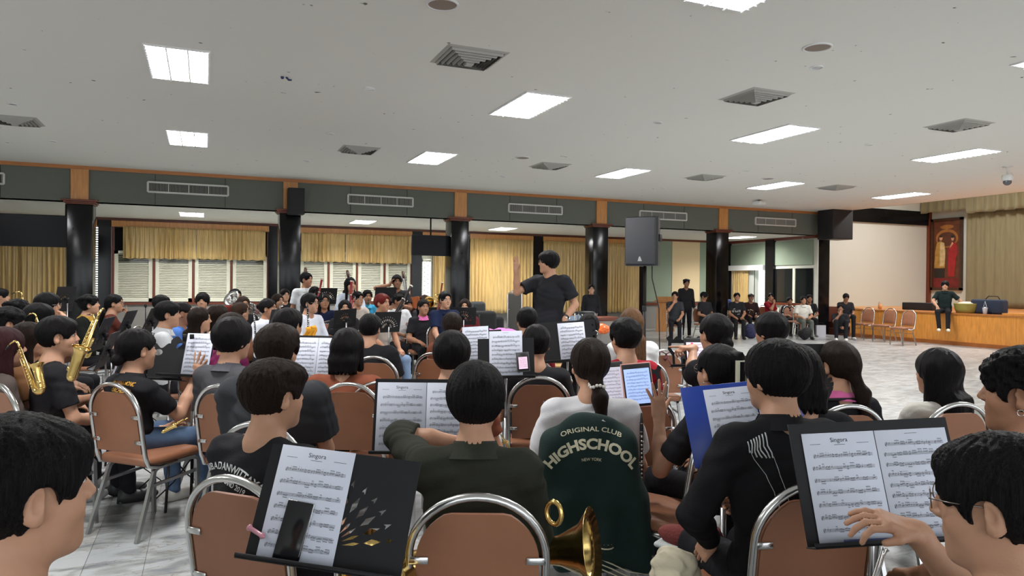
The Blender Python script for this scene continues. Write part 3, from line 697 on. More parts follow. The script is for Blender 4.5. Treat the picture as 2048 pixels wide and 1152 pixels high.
# ------------------------------------------------------------------ back wall
def B(x, y): return PY(x, y, YW)
def bslab(name, x0, x1, y0, y1, m, d0=0, d1=.1, xr=None, **kw):
    p = B(x0, y0); q = B(x1, y1); zt = B((x0+x1)/2, y0)[2]; zb = B((x0+x1)/2, y1)[2]
    mb = MB(); mb.box((p[0], YW-d1, zb), (q[0], YW-d0, zt)); return mb
def Xb(x): return PY(x, 520, YW)[0]
SILL = .97; XC = Xb(1290)
mb = MB(); mb.box((XL, YW, 0), (Xb(842), YW+.2, SILL)); mb.box((Xb(865), YW, 0), (19, YW+.2, SILL)); mb.box((XL, YW, 2.95), (19, YW+.2, ZS+.1)); mb.box((Xb(865), YW+.06, .9), (19, YW+.2, 3)); mb.box((XL, YW+.06, .9), (Xb(187), YW+.2, 3))
st(mb, 'wall_back', ROUGHW)
mb = MB(); mb.box((XL, YW-.06, ZS-.075), (18, YW, ZS)); st(mb, 'trim_20', REDW)
mb = MB(); mb.box((XL, YW-.05, SILL-.06), (Xb(840), YW+.02, SILL)); mb.box((Xb(1290), YW-.05, SILL-.14), (18, YW+.01, SILL-.06)); st(mb, 'trim_21', REDW)
PEL = WOOD; n = 22
for x0, x1 in ((-200, 195), (224, 537), (598, 822), (843, 900), (937, 1063), (1083, 1290)):
    mb = MB(); mb.box((Xb(x0), YW-.14, ZS-.235), (Xb(x1), YW-.01, ZS-.08)); st(mb, 'trim_%d' % n, WOOD); n += 1
for x0, x1 in ((197, 223), (536, 600), (822, 842), (893, 937), (1062, 1083), (1273, 1290)):
    mb = MB(); mb.box((Xb(x0), YW-.10, 0), (Xb(x1), YW+.05, ZS-.07)); st(mb, 'trim_%d' % n, BMARB); n += 1
def curtain(x0, x1, z0, z1, y, m, label, group, amp=.05, wl=.115, axis='x', seed=0, parent=None):
    """hanging cloth with folds gathered at the heading"""
    rs = np.random.default_rng(seed); L = x1-x0; nu = max(24, int(L/wl*12)); nv = 14; V = []; Fq = []
    ph = np.cumsum(rs.uniform(.7, 1.3, nu+1))*2*math.pi*L/wl/nu
    am = .6+.4*np.sin(np.linspace(0, 9, nu+1)+seed)
    for s_ in (0, 1):
        for i in range(nu+1):
            for j in range(nv+1):
                t = j/nv; u = x0+L*i/nu; a = amp*am[i]*(.45+.55*t)
                off = a*math.sin(ph[i]+.5*math.sin(t*3+i*.1))+.25*amp*math.sin(ph[i]*2.1)*(1-t)
                z = z1-(z1-z0)*t+(.012*math.sin(ph[i]*.5) if j == nv else 0); yy = y+off+s_*.006
                V.append((u, yy, z) if axis == 'x' else (yy, u, z))
    k = (nu+1)*(nv+1)
    for i in range(nu):
        for j in range(nv):
            a = i*(nv+1)+j; Fq.append((a, a+1, a+nv+2, a+nv+1)); Fq.append((k+a, k+a+nv+1, k+a+nv+2, k+a+1))
    for i in range(nu): a = i*(nv+1)+nv; Fq.append((a, a+k, a+k+nv+1, a+nv+1)); a -= nv; Fq.append((a, a+nv+1, a+k+nv+1, a+k))
    mb = MB(); mb.add(V, Fq, True); o = mb.build('curtain', m, parent)
    if parent is None: tag(o, label, 'curtain', group)
    return o
ct = ZS-.22; lo = B(1000, 626)[2]
for k, (x0, x1, zb, lab) in enumerate([(-250, 42, .12, 'long gold curtain behind the dark television, at the left edge'), (30, 134, .12, 'long gold curtain beside the first black column'), (247, 392, B(300, 518)[2], 'short gold curtain over the first shuttered window, left half'), (393, 530, B(450, 520)[2], 'short gold curtain over the first shuttered window, right half'),
        (601, 688, B(640, 524)[2], 'short gold curtain over the second shuttered window, left half'), (689, 821, B(760, 527)[2], 'short gold curtain over the second shuttered window, right half'), (863, 893, lo, 'narrow gold curtain beside the bright doorway'),
        (937, 1062, lo, 'long gold curtain left of the conductor'), (1083, 1172, lo, 'long gold curtain right of the conductor'), (1172, 1273, lo, 'long gold curtain behind the tall speaker pole')]):
    curtain(Xb(x0), Xb(x1), zb, ct, YW-.17, GOLD, lab, 'gold curtains on the back wall', seed=k)
def louvre_window(x0, x1, npan, idx, lab):
    r = empty('window_%d' % idx, (0, 0, 0)); r['kind'] = 'structure'
    X0, X1 = Xb(x0), Xb(x1); z1 = ct; zm = B((x0+x1)/2, 506)[2]
    mb = MB(); w = (X1-X0)/npan
    for i in range(npan+1): mb.box((X0+i*w-.03, YW-.06, SILL), (X0+i*w+.03, YW+.05, z1))
    mb.build('window_frame', REDW, r)
    mb = MB(); mb.box((X0, YW+.02, zm), (X1, YW+.03, z1)); mb.build('glass', DGLASS, r)
    for i in range(npan):
        a, c_ = X0+i*w+.035, X0+(i+1)*w-.035; mb = MB(); zt = zm+.02
        for (p, q) in (((a, SILL+.02), (a+.09, zt)), ((c_-.09, SILL+.02), (c_, zt)), ((a, SILL+.02), (c_, SILL+.11)), ((a, zt-.08), (c_, zt))):
            mb.box((p[0], YW-.05, p[1]), (q[0], YW-.01, q[1]))
        ns = 26
        for k in range(ns):
            z = SILL+.11+(zt-.19-SILL)*(k+.5)/ns; op = 1 if k > ns-6 else 0; hgt = .012 if op else .026
            mb.add([(a+.09, YW-.045, z-hgt), (c_-.09, YW-.045, z-hgt), (c_-.09, YW-.01, z+hgt*.6), (a+.09, YW-.01, z+hgt*.6)], [(0, 1, 2, 3)])
        mb.build('shutter', LOUV, r)
    mb = MB(); mb.box((X0, YW+.055, SILL), (X1, YW+.06, z1)); mb.build('pane', DGLASS, r)
louvre_window(226, 536, 4, 1, ''); louvre_window(598, 822, 4, 2, '')
# narrow bright louvred slots
for x0, x1 in ((186, 197),):
    mb = MB(); p = B(x0, 452); 
    for k in range(34): z = 1.0+k*.06; mb.box((Xb(x0), YW-.02, z), (Xb(x1), YW, z+.035))
    st(mb, 'window_3', LOUV)
# bright doorway
r = empty('door_1'); r['kind'] = 'structure'; X0, X1 = Xb(843), Xb(864)
mb = MB(); mb.box((X0, YW-.03, 2.28), (X1, YW+.05, 2.98)); mb.box((X0-.03, YW-.03, 0), (X0+.03, YW+.05, 2.3)); mb.box((X0, YW-.03, 2.2), (X1, YW+.05, 2.27)); mb.build('door_frame', LOUV, r)
mb = MB()
for k in range(16): z = .1+k*.14; mb.tube([(X0, YW+.25, z), (X1, YW+.25, z+.2)], .008, 4); mb.tube([(X1, YW+.25, z), (X0, YW+.25, z+.2)], .008, 4)
mb.build('lattice', mat('lattice', S(170, 180, 190), .5), r)
# end wall panels beyond the speaker
X0, X1 = XC, Xb(1413); mb = MB(); mb.box((X0, YW-.03, SILL-.02), (19, YW+.05, ZS-.07)); st(mb, 'wall_panel', GREENL)
mb = MB(); mb.box((Xb(1343), YW-.045, SILL-.02), (Xb(1398), YW-.02, ZS-.07)); st(mb, 'trim_40', CREAM)
mb = MB(); mb.box((Xb(1418), YW-.06, 0), (18, YW-.02, ZS-.07)); st(mb, 'trim_41', BMARB)
# right end wall of the aisle, X = 18
XE = 18.0
def E2(x, y): return PX(x, y, XE)
def eslab(x0, x1, y0, y1, m, name, d=.05, parent=None):
    p = E2(x0, y0); q = E2(x1, y1); zt = E2((x0+x1)/2, y0)[2]; zb = max(0, E2((x0+x1)/2, y1)[2])
    mb = MB(); mb.box((XE-d, q[1], zb), (XE, p[1], zt)); o = mb.build(name, m, parent)
    if parent is None: o['kind'] = 'structure'
    return o
ya, yb_ = E2(1509, 500)[1], E2(1533, 500)[1]
mb = MB(); mb.box((XE, ya, 0), (XE+.2, YW+.1, ZS)); mb.box((XE, YB, 0), (XE+.2, yb_, ZS)); mb.box((XE, yb_, 2.45), (XE+.2, ya, ZS)); st(mb, 'wall_right', WALLP)
mb = MB(); mb.box((XE-.07, YB, ZS-.09), (XE, YW, ZS)); st(mb, 'trim_42', REDW)
eslab(1462, 1536, 489, 533, GREENL, 'trim_43', .04); eslab(1550, 1627, 482, 530, GREENL, 'trim_44', .04)
eslab(1536, 1550, 480, 680, BMARB, 'trim_45', .12); eslab(1552, 1626, 537, 608, DGLASS, 'window_4', .03); eslab(1552, 1626, 606, 611, REDW, 'trim_46', .06); eslab(1588, 1592, 537, 608, LOUV, 'trim_47', .06)
eslab(1534, 1550, 541, 665, REDW, 'trim_48', .05); eslab(1596, 1627, 612, 668, REDW, 'trim_49', .03)
o = eslab(1456, 1535, 531, 541, FRM, 'air_curtain_unit', .22); o['kind'] = 'thing'; tag(o, 'long white air curtain unit above the bright doorway at the right', 'air unit')
p, q = E2(1468, 600), E2(1500, 600); curtain(q[1], p[1], .3, 2.25, XE-.1, GOLD, 'gold curtain beside the bright doorway near the stage', 'gold curtains on the back wall', axis='y', seed=30)
r = empty('door_2'); r['kind'] = 'structure'; mb = MB()
for k in range(22): z = .05+k*.11; mb.tube([(XE+.3, yb_, z), (XE+.3, ya, z+.1)], .006, 4); mb.tube([(XE+.3, ya, z), (XE+.3, yb_, z+.1)], .006, 4)
mb.build('lattice', mat('lattice', S(170, 180, 190), .5), r); mb = MB(); mb.box((XE-.03, ya, 0), (XE+.03, ya+.35, 2.4)); mb.build('door_leaf', mat('frosted', S(200, 205, 200), .4), r)
# ------------------------------------------------------------------ stage
SZ = .85; SY0 = PX(1700, 650, XR)[1]; YSW = 18.35; XSB = PY(1857, 520, YSW)[0]
SW = wood('stage_wood', S(206, 138, 62), (8, 8, 1)); SWD = wood('stage_kick', S(150, 88, 40), (1, 1, 1))
mb = MB(); mb.box((XR, YN, .10), (25.5, SY0, SZ)); mb.box((XR+1.0, SY0, .1), (25.5, YSW, SZ)); st(mb, 'stage_front', SW); mb = MB(); mb.box((XR-.03, YN, 0), (XR, SY0, .10)); st(mb, 'baseboard_stage', SWD)
mb = MB(); mb.box((XR-.03, YN, SZ-.02), (25.5, SY0, SZ+.015)); st(mb, 'trim_50', WOODT)
yb2 = PX(2005, 628, XR)[1]; mb = MB(); mb.box((XR-.02, YN, SZ+.015), (XR+2.0, yb2, SZ+.06)); st(mb, 'trim_51', SW)
mb = MB()
for k in range(4): mb.box((XR+.25*k, SY0, 0), (XR+1.1, YSW, .2*(k+1)))
st(mb, 'stairs', wood('stair_wood', S(70, 34, 22), (1, 1, 1)))
mb = MB(); mb.box((XE+.2, YSW, 0), (XSB, YSW+.1, 6)); st(mb, 'wall_stage_side', WALLP)
zt = PY(1790, 420, YSW)[2]; zb = PY(1790, 448, YSW)[2]; mb = MB(); mb.box((XR, YSW-.08, zb), (XSB, YSW, zt)); st(mb, 'trim_52', BMARB)
mb = MB(); mb.box((XSB-.12, YSW-.12, SZ), (XSB, YSW, 6)); st(mb, 'trim_53', REDW)
mb = MB(); mb.box((XSB, YN, 0), (XSB+.1, YSW+.1, 6)); st(mb, 'wall_stage_back', WALLP); mb = MB(); mb.box((XR-.05, YN, 6), (25.5, 18.6, 6.1)); mb.box((XR-.06, YN, H), (XR-.02, YB+.4, 6)); st(mb, 'ceiling_stage', WALLP)
yc = PX(1932, 500, XSB-.35)[1]; curtain(YN+1, yc, SZ+.02, PX(1990, 424, XSB)[2]+.15, XSB-.35, KHAKI, 'tall khaki stage curtain behind the stage', 'stage curtains', amp=.07, wl=.34, axis='y', seed=3)
ye = PX(1861, 430, XSB)[1]; zp = PX(1890, 427, XSB)[2]; curtain(PX(1934, 430, XSB-.5)[1], ye, zp+.02, 5.9, XSB-.5, KHAKI, 'short khaki valance above the portrait', 'stage curtains', amp=.06, wl=.3, axis='y', seed=5)
curtain(YN+1, PX(1930, 420, XSB-.62)[1], PX(1990, 422, XSB-.6)[2], 5.9, XSB-.62, KHAKI, 'long khaki valance above the tall stage curtain', 'stage curtains', amp=.07, wl=.32, axis='y', seed=6)
# portrait : generic double portrait, flat picture in a frame
a = PX(1862, 439, XSB-.1); b_ = PX(1858, 580, XSB-.1); c_ = PX(1924, 435, XSB-.1)
yl, yr_ = a[1], c_[1]; z0, z1 = b_[2], a[2]; W_ = yl-yr_; Hh = z1-z0
r = empty('framed_portrait', (XSB, (yl+yr_)/2, z0), 0, 'tall framed picture of two standing figures in gold and red robes', 'picture')
def pl(pts, m, name, dx):   # u 0..1 left to right, v 0..1 bottom to top
    mb = MB(); mb.add([(-dx, W_/2-u*W_, v*Hh) for u, v in pts], [tuple(range(len(pts)))]); return mb.build(name, m, r)
fr = MB()
for (u0, v0, u1, v1) in ((0, 0, 1, .035), (0, .965, 1, 1), (0, 0, .07, 1), (.93, 0, 1, 1)): fr.box((-.10, W_/2-u0*W_, v0*Hh), (0, W_/2-u1*W_, v1*Hh))
fr.build('frame', wood('frame_wood', S(64, 40, 22), (3, 3, 3)), r)
ell = lambda cx, cy, rx, ry, n=20: [(cx+rx*math.cos(2*math.pi*i/n), cy+ry*math.sin(2*math.pi*i/n)) for i in range(n)]
pm = lambda nm, r_, g, b: mat(nm, S(r_, g, b), .5, var=.25, vscale=6)
pl([(.05, .03), (.95, .03), (.95, .97), (.05, .97)], pm('picture_brown', 92, 48, 24), 'picture_ground', .05)
pl(ell(.5, .72, .36, .13), pm('picture_gold', 150, 96, 40), 'arch', .052); pl(ell(.5, .71, .30, .10), pm('picture_shade', 84, 44, 24), 'arch', .054); pl(ell(.5, .88, .22, .03), pm('picture_gold', 150, 96, 40), 'ornament', .054)
pl([(.06, .03), (.94, .03), (.94, .17), (.06, .17)], pm('picture_red', 110, 26, 24), 'carpet', .056)
pl([(.10, .17), (.44, .17), (.44, .30), (.10, .30)], pm('picture_black', 34, 26, 22), 'plinth', .057)
pl([(.10, .31), (.13, .55), (.18, .66), (.30, .69), (.42, .66), (.47, .55), (.45, .31)], pm('picture_robe', 168, 128, 58), 'robe', .059)
pl([(.28, .34), (.29, .67), (.42, .66), (.46, .5), (.42, .33)], pm('picture_coat', 196, 172, 124), 'coat', .061)
pl(ell(.315, .725, .05, .032), pm('picture_skin', 190, 140, 108), 'face', .062); pl(ell(.315, .75, .045, .015), pm('picture_black', 34, 26, 22), 'hair', .063)
pl([(.56, .19), (.55, .45), (.56, .58), (.66, .66), (.82, .65), (.86, .52), (.80, .44), (.76, .19)], pm('picture_dress', 150, 26, 30), 'dress', .059)
pl([(.60, .58), (.72, .645), (.68, .67), (.62, .62)], pm('picture_skin', 190, 140, 108), 'shoulder', .062)
pl(ell(.69, .715, .045, .03), pm('picture_skin', 190, 140, 108), 'face', .062); pl(ell(.69, .742, .06, .02), pm('picture_black', 34, 26, 22), 'hair', .063)

for k, (x, y) in enumerate(((21, 15), (21, 10), (21.5, 5))):  # unseen lamps added over the stage to brighten its wall and curtains
    o = dup_tree(lamp); o.location = (x, y, 5.98); o.scale = (1.5, 1.5, 1); tag(o, 'added fill lamp brightening the stage, unseen behind the ceiling edge', 'ceiling lamp', 'added stage fill lamps')
# ------------------------------------------------------------------ cast
BK = (.018, .018, .021, 1); CHAR = (.035, .037, .042, 1); WH = S(205, 208, 212); GREY = S(88, 88, 92); BRN = S(122, 70, 52); MAR = S(92, 34, 40); NAVY = S(28, 36, 62)
HB = (.011, .010, .011, 1); HBR = (.045, .026, .018, 1); HDB = (.022, .014, .011, 1); HMAG = (.05, .018, .02, 1); HRED = (.16, .022, .02, 1)
def A(w, f, n, pose, hint=None):
    d = dict(w=w, f=f, n=n, pose=pose)
    if hint: d['hint'] = hint
    return d
rel = lambda a: 23.2+a     # heading measured from the view direction
# nearest rows -------------------------------------------------------
person('N1', 44, 832, 1.22, 'with short black hair in the near left corner, face turned right', 'short', shirt=GREY, body=rel(20), look=rel(40), skin=0, arms={'L': 'low', 'R': 'low'}, hs=1.02)
person('N2', 550, 720, 2.55, 'in a black marching band T-shirt behind the stand with a phone', 'fluffy', shirt=BK, body=rel(30), look=rel(42), skin=0, arms={'L': 'low', 'R': 'low'}, chair=False, hc=HDB, vol=.5, bw=1.12)
person('N3', 953, 728, 2.45, 'in a dark olive shirt with one forearm raised, seen from behind', 'bowl', shirt=(.030, .032, .024, 1), sleeve='half', body=rel(0), look=rel(2), collar=(.030, .032, .024, 1),
       arms={'L': A((-.04, .17, .03), (.6, -.2, .7), (0, -1, .2), 'hold', (-1, -.15, .05)), 'R': 'low'}, chair=False)
person('N4', 1550, 683, 2.55, 'in a black jacket with white shoulder stripes, hand on knee', 'bowl', shirt=(.013, .013, .015, 1), sleeve='long', body=rel(-12), look=rel(-32), vol=.8, collar=(.013, .013, .015, 1),
       arms={'L': A((-.17, .14, -.40), (-.1, .6, -.9), (.3, .5, -.6), 'relax', (-1, -.5, -.2)), 'R': 'low'}, chair=False, bw=1.1)
person('N5', 1998, 870, 1.32, 'with glasses pinching the music page in the near right corner', 'short', shirt=S(180, 184, 184), body=rel(-30), look=rel(-48), glasses=True, pitch=-6, skin=0,
       arms={'R': A((.20, .27, .05), (-.8, .40, .35), (-.1, .35, -1), 'pinch', (.6, -.2, -1)), 'L': 'low'}, vol=.9)
person('N6', 2046, 700, 2.12, 'with curly hair and a small earring at the right edge', 'curly', shirt=S(70, 72, 72), body=rel(-25), look=rel(-50), skin=1)
person('N7', 1874, 698, 4.12, 'in a white shirt with long straight black hair', 'long', shirt=S(196, 194, 186), body=rel(-5), look=rel(-28), chair=False, vol=1.15, hc=HB, roll=0, hs=1.07)
person('N8', 1672, 683, 4.05, 'in a black polo with a pink collar and a long ponytail', 'lowpony', shirt=BK, collar=S(208, 104, 156), body=rel(-2), look=rel(-30), chair=False, hc=HDB, hs=1.07)
person('N9', 1436, 690, 3.58, 'in a black T-shirt with a big hair clip, raising an open left hand', 'twist', shirt=BK, body=rel(-22), look=rel(-28), glasses=True, chair=False,
       arms={'L': A((-.21, .20, -.01), (-.08, .0, 1), (0, 1, .1), 'spread', (-.3, -.3, -1)), 'R': 'lap'}, skin=0, hs=1.07)
person('N27', 1592, 690, 3.05, 'with a black bob, almost hidden behind the black jacket', 'bob', shirt=BK, body=rel(-5), look=rel(-5))
person('N10', 1180, 678, 3.68, 'in a loose white T-shirt with a ponytail in a beaded tie', 'lowpony', shirt=S(214, 214, 218), body=rel(-3), look=rel(-8), chair=False, hc=HDB, vol=1.0, bw=1.12, hs=1.07)
person('N16', 557, 652, 3.62, 'with thick wavy hair and a big charcoal T-shirt', 'fluffy', shirt=CHAR, body=rel(14), look=rel(14), chair=False, hc=HDB, bw=1.35, vol=1.2)
person('N17', 467, 638, 4.6, 'in a charcoal collared jacket with smooth black hair', 'bowl', shirt=S(72, 72, 76), sleeve='long', collar=S(80, 80, 86), body=rel(22), look=rel(30), chair=False, bw=1.15, vol=1.1, hs=1.07)
person('N18', 276, 658, 4.65, 'in a black orchestra polo raising an open right hand', 'lowbun', shirt=BK, body=rel(32), look=rel(38), chair=False, trouser=S(84, 104, 132), shoe=S(200, 196, 188), collar=BK, legs='wide',
       arms={'R': A((.12, .33, .02), (.22, .1, 1), (-.1, 1, .1), 'spread', (.2, -.3, -1)), 'L': 'low'}, fat=1.05, hs=1.07)
person('N19', 118, 633, 4.8, 'in a black T-shirt with a neck strap playing a gold saxophone', 'short', shirt=BK, body=rel(45), look=rel(62), arms={'L': 'hold', 'R': 'low'}, chair=False, bw=1.1, vol=1.1, hs=1.07)
person('N20', 12, 655, 4.75, 'with reddish brown hair behind a gold saxophone at the left edge', 'long', shirt=S(84, 74, 70), sleeve='long', hc=HMAG, body=rel(40), look=rel(40), chair=False, hs=1.07)
person('N14', 697, 657, 4.72, 'in a brown T-shirt with a smooth black bob', 'bob', shirt=BRN, body=rel(8), look=rel(10), chair=False, bw=1.15, hs=1.07)
person('N12', 905, 665, 3.85, 'in a brown T-shirt just beyond the olive shirt', 'bowl', shirt=BRN, body=rel(10), look=rel(12), chair=False)
person('N11', 1073, 650, 5.1, 'in a black T-shirt on the chair with a worn white patch', 'short', shirt=BK, body=rel(0), look=rel(0), chair=False, bw=1.05, hs=1.07)
person('N15', 741, 628, 6.3, 'in an oversized black T-shirt left of the floor clutter', 'short', shirt=BK, body=rel(15), look=rel(12), chair=False, bw=1.25)
person('N21', 578, 617, 5.3, 'with dark hair in front of the clarinettist with a yellow cloth', 'short', shirt=S(90, 92, 98), body=rel(20), look=rel(22), vol=1.1)
person('N13', 905, 625, 6.6, 'in a brown top with a tied ponytail, holding a clarinet', 'lowpony', shirt=BRN, body=rel(25), look=rel(5), hc=HDB, arms={'L': 'hold', 'R': 'low'})
person('N22', 1054, 614, 6.3, 'in a dark red plaid shirt with cropped black hair', 'short', shirt=S(128, 40, 52), sleeve='long', collar=S(70, 30, 40), body=rel(-4), look=rel(-14), vol=.8)
person('N28', 1177, 628, 6.6, 'in a black T-shirt with a silver hair clip', 'lowbun', shirt=BK, body=rel(-15), look=rel(-15), glasses=True)
person('N23', 1250, 638, 4.75, 'in a red T-shirt with spiky black hair', 'fluffy', shirt=S(160, 34, 50), body=rel(-8), look=rel(-22), vol=.9)
person('N24', 1262, 617, 6.1, 'in a bright white T-shirt with light brown hair', 'long', shirt=S(226, 228, 230), hc=(.16, .085, .045, 1), body=rel(-12), look=rel(-12))
person('N25', 1430, 628, 4.5, 'in a black T-shirt pointing left at a tablet', 'lowbun', shirt=BK, body=rel(-18), look=rel(-22), arms={'L': A((.06, .34, .10), (-1, .15, .05), (0, .1, -1), 'point', (-.3, -.3, -1)), 'R': 'lap'})
person('N26', 1541, 626, 4.85, 'with straight black hair and a black top, nearest the open floor', 'bowl', shirt=BK, body=rel(-10), look=rel(-32), vol=.8)
# left wing ----------------------------------------------------------
person('L1', 2, 577, 10.4, 'with cropped hair against the gold curtain at the left edge', 'short', shirt=BK, look=rel(60), body=rel(70), mouth=.5)
person('L2', 38, 600, 7.6, 'with dark curly hair second from the left edge', 'curly', shirt=BK, body=rel(80))
person('L3', 97, 587, 7.3, 'with glasses and both hands raised to the face', 'bowl', shirt=CHAR, glasses=True, body=rel(75), arms={'L': 'face', 'R': 'face'})
person('L4', 80, 609, 6.2, 'with shiny black hair in front of the person with hands raised', 'bowl', shirt=S(130, 92, 64), body=rel(70), vol=1.2)
person('L5', 20, 616, 5.7, 'with fuzzy black hair above the leftmost saxophone', 'curly', shirt=BK, body=rel(65), look=rel(60))
person('L6', 60, 645, 5.2, 'in a tan top with long dark hair near the left edge', 'long', shirt=S(130, 92, 64), hc=HDB, body=rel(55))
person('L7', 180, 590, 9.0, 'in a black uniform with gold trim, mouth wide open', 'curly', shirt=S(26, 28, 26), collar=S(176, 140, 60), body=rel(80), look=rel(68), mouth=1, pitch=8, skin=0, sleeve='long', arms={'L': 'low', 'R': 'low'})
person('L8', 230, 589, 9.8, 'in a brown jacket with glasses and one finger raised', 'lowpony', shirt=S(98, 52, 44), sleeve='long', glasses=True, body=rel(60), look=rel(75), mouth=.4, arms={'R': A((.02, .14, .04), (0, 0, 1), (0, -1, 0), 'point')})
person('L9', 324, 590, 9.6, 'with black hair, hidden behind the white shirt boy', 'short', shirt=BK, body=rel(90))
person('L10', 337, 603, 6.9, 'in a white shirt in profile with thick black hair', 'short', shirt=WH, collar=WH, body=rel(65), look=rel(72), vol=1.2)
person('L11', 367, 604, 8.0, 'in a blue shirt with a buzz cut', 'buzz', shirt=S(72, 110, 178), body=rel(80), look=rel(75), skin=1)
person('L12', 405, 586, 10.5, 'with a straight black fringe below the shuttered window', 'bowl', shirt=BK, body=rel(160), look=rel(165))
person('L13', 401, 615, 7.5, 'in a white shirt in profile with long dark brown hair', 'long', shirt=WH, hc=HDB, body=rel(60), look=rel(80))
person('L14', 438, 610, 7.8, 'in a cream top with dark hair over the face', 'bob', shirt=S(196, 180, 158), hc=HDB, body=rel(70), look=rel(60))
person('L15', 471, 578, 12.0, 'cradling a silver euphonium below the shuttered window', 'short', shirt=S(110, 46, 40), body=rel(120), look=rel(120), arms={'L': 'hold', 'R': 'low'})
person('L16', 487, 593, 11.0, 'with wavy brown hair, half hidden beside the euphonium', 'bob', hc=HBR, shirt=BK, body=rel(150), look=rel(140), glasses=True)
person('L17', 482, 605, 9.6, 'with long brown hair and glasses, singing in profile', 'long', hc=HBR, shirt=BK, body=rel(90), look=rel(82), glasses=True)
person('L18', 466, 626, 5.4, 'with dark hair just beyond the charcoal jacket', 'bob', shirt=S(120, 40, 84), body=rel(40), look=rel(35), hc=HDB)
person('L19', 537, 598, 9.3, 'in a white blouse with hair held by a red claw', 'bun', shirt=S(218, 222, 232), collar=S(218, 222, 232), body=rel(110), look=rel(95), mouth=.3, skin=1)
person('L20', 556, 588, 12.8, 'with a round face and pink collar beside a small trumpet', 'bob', shirt=BK, collar=S(208, 104, 130), body=rel(130), look=rel(120), mouth=.4, hc=HDB)
person('L21', 570, 578, 14.2, 'with glasses raising a small trumpet by the dark column', 'short', shirt=BK, body=rel(150), look=rel(140), glasses=True, arms={'L': 'hold', 'R': 'hold'}, vol=1.2)
# far wing -----------------------------------------------------------
person('F1', 613, 545, 12.4, 'standing in a white shirt with a double bass', 'short', shirt=WH, collar=WH, stand=0, body=rel(150), look=rel(110), arms={'R': 'down', 'L': 'hold'}, hs=1.0, skin=1)
person('F2', 630, 573, 12.0, 'hidden behind the first red bassoon', 'short', shirt=BK, body=rel(140), arms={'L': 'hold', 'R': 'low'})
person('F3', 621, 587, 9.1, 'in a white shirt with glasses holding a clarinet and yellow cloth', 'part', shirt=S(204, 208, 220), sleeve='half', body=rel(125), look=rel(105), glasses=True, mouth=.5, arms={'R': 'hold', 'L': 'low'}, vol=1.3)
person('F4', 648, 587, 11.6, 'in a navy T-shirt with white lettering and round glasses', 'long', shirt=NAVY, glasses=True, body=rel(165), look=rel(150), mouth=.6, skin=1)
person('F5', 701, 555, 12.8, 'standing in a white shirt with a headband and a double bass', 'long', shirt=S(190, 200, 214), stand=0, sleeve='long', body=rel(170), look=rel(140), arms={'L': 'hold', 'R': 'hold'})
person('F6', 690, 600, 11.0, 'with a black fringe peeping over a stand', 'bob', shirt=BK, body=rel(160), look=rel(165))
person('F7', 716, 583, 12.2, 'with thin glasses and a high forehead of dark hair', 'short', shirt=S(190, 180, 170), glasses=True, body=rel(140), look=rel(130), mouth=.6)
person('F8', 735, 580, 13.2, 'in a bright blue polo with a wide open mouth', 'part', shirt=S(60, 150, 190), collar=S(90, 180, 215), body=rel(150), look=rel(155), mouth=1.2, skin=1)
person('F9', 765, 588, 9.9, 'with dyed red hair and a beige shirt', 'part', shirt=S(158, 148, 140), collar=S(158, 148, 140), hc=HRED, body=rel(130), look=rel(120), mouth=.4, skin=1, vol=1.4, trouser=S(120, 140, 168))
person('F10', 783, 597, 12.1, 'squeezed between the red hair and the white shirt', 'short', shirt=WH, body=rel(150), mouth=.4)
person('F11', 798, 587, 11.9, 'older, in a white shirt playing a tall black bassoon', 'short', shirt=S(214, 216, 220), collar=S(214, 216, 220), body=rel(130), look=rel(125), arms={'R': 'low', 'L': 'hold'}, skin=3, vol=.7, fat=1.1, bw=1.15)
person('F12', 794, 550, 12.9, 'standing in a black T-shirt with one hand at the ear', 'short', shirt=BK, stand=0, body=rel(170), look=rel(165), skin=3, vol=1.2, arms={'R': A((.13, .06, .17), (-.5, 0, 1), (-1, 0, 0), 'relax', (1, 0, -.6)), 'L': 'hold'})
person('F13', 817, 590, 13.6, 'behind the bassoon bell near an orange double bass', 'short', shirt=BK, body=rel(150), mouth=.6)
person('F14', 850, 591, 13.6, 'with fluffy brown hair behind a french horn', 'curly', hc=HBR, shirt=CHAR, body=rel(150))
person('F15', 847, 599, 11.4, 'in a black polo with a pink collar, eyes closed, hands in lap', 'pony', shirt=BK, collar=S(226, 120, 180), body=rel(160), look=rel(150), mouth=.3, skin=1)
person('F16', 891, 583, 10.6, 'in a navy shirt with glasses beside a dark red bassoon', 'part', shirt=NAVY, collar=NAVY, glasses=True, mouth=.8, body=rel(160), look=rel(150), vol=1.2)
person('F17', 930, 598, 11.6, 'in a maroon top hidden behind a fan-cut stand', 'long', shirt=MAR, sleeve='long', hc=HDB, body=rel(180), look=rel(180))
# conductor and the far right ----------------------------------------
person('C', 1096, 503, 8.2, 'conducting on a podium in a black T-shirt, right hand raised', 'bowl', shirt=(.020, .021, .026, 1), body=rel(-138), look=rel(-100), stand=.20, glasses=True, mouth=1.2, trouser=S(74, 68, 58), bw=1.25,
       arms={'R': A((.26, .25, .12), (.02, .0, 1), (0, 1, .1), 'flat', (.3, .1, -1)), 'L': A((-.29, .05, -.42), (0, .3, -1), (.6, .6, 0), 'relax', (-.2, -1, 0))}, vol=1.25, hs=1.0, shoe=BK)
person('W1', 1183, 569, 19, 'standing in black with glasses beside a black column', 'part', shirt=BK, sleeve='long', stand=0, body=rel(180), look=rel(180), glasses=True, arms={'L': 'down', 'R': 'down'}, trouser=S(130, 122, 116), collar=BK)
person('W2', 1147, 609, 19, 'crouching low behind the folding stool', 'part', shirt=S(150, 170, 196), hc=HBR, body=rel(180), legs='crouch', seat=.12, chair=False)
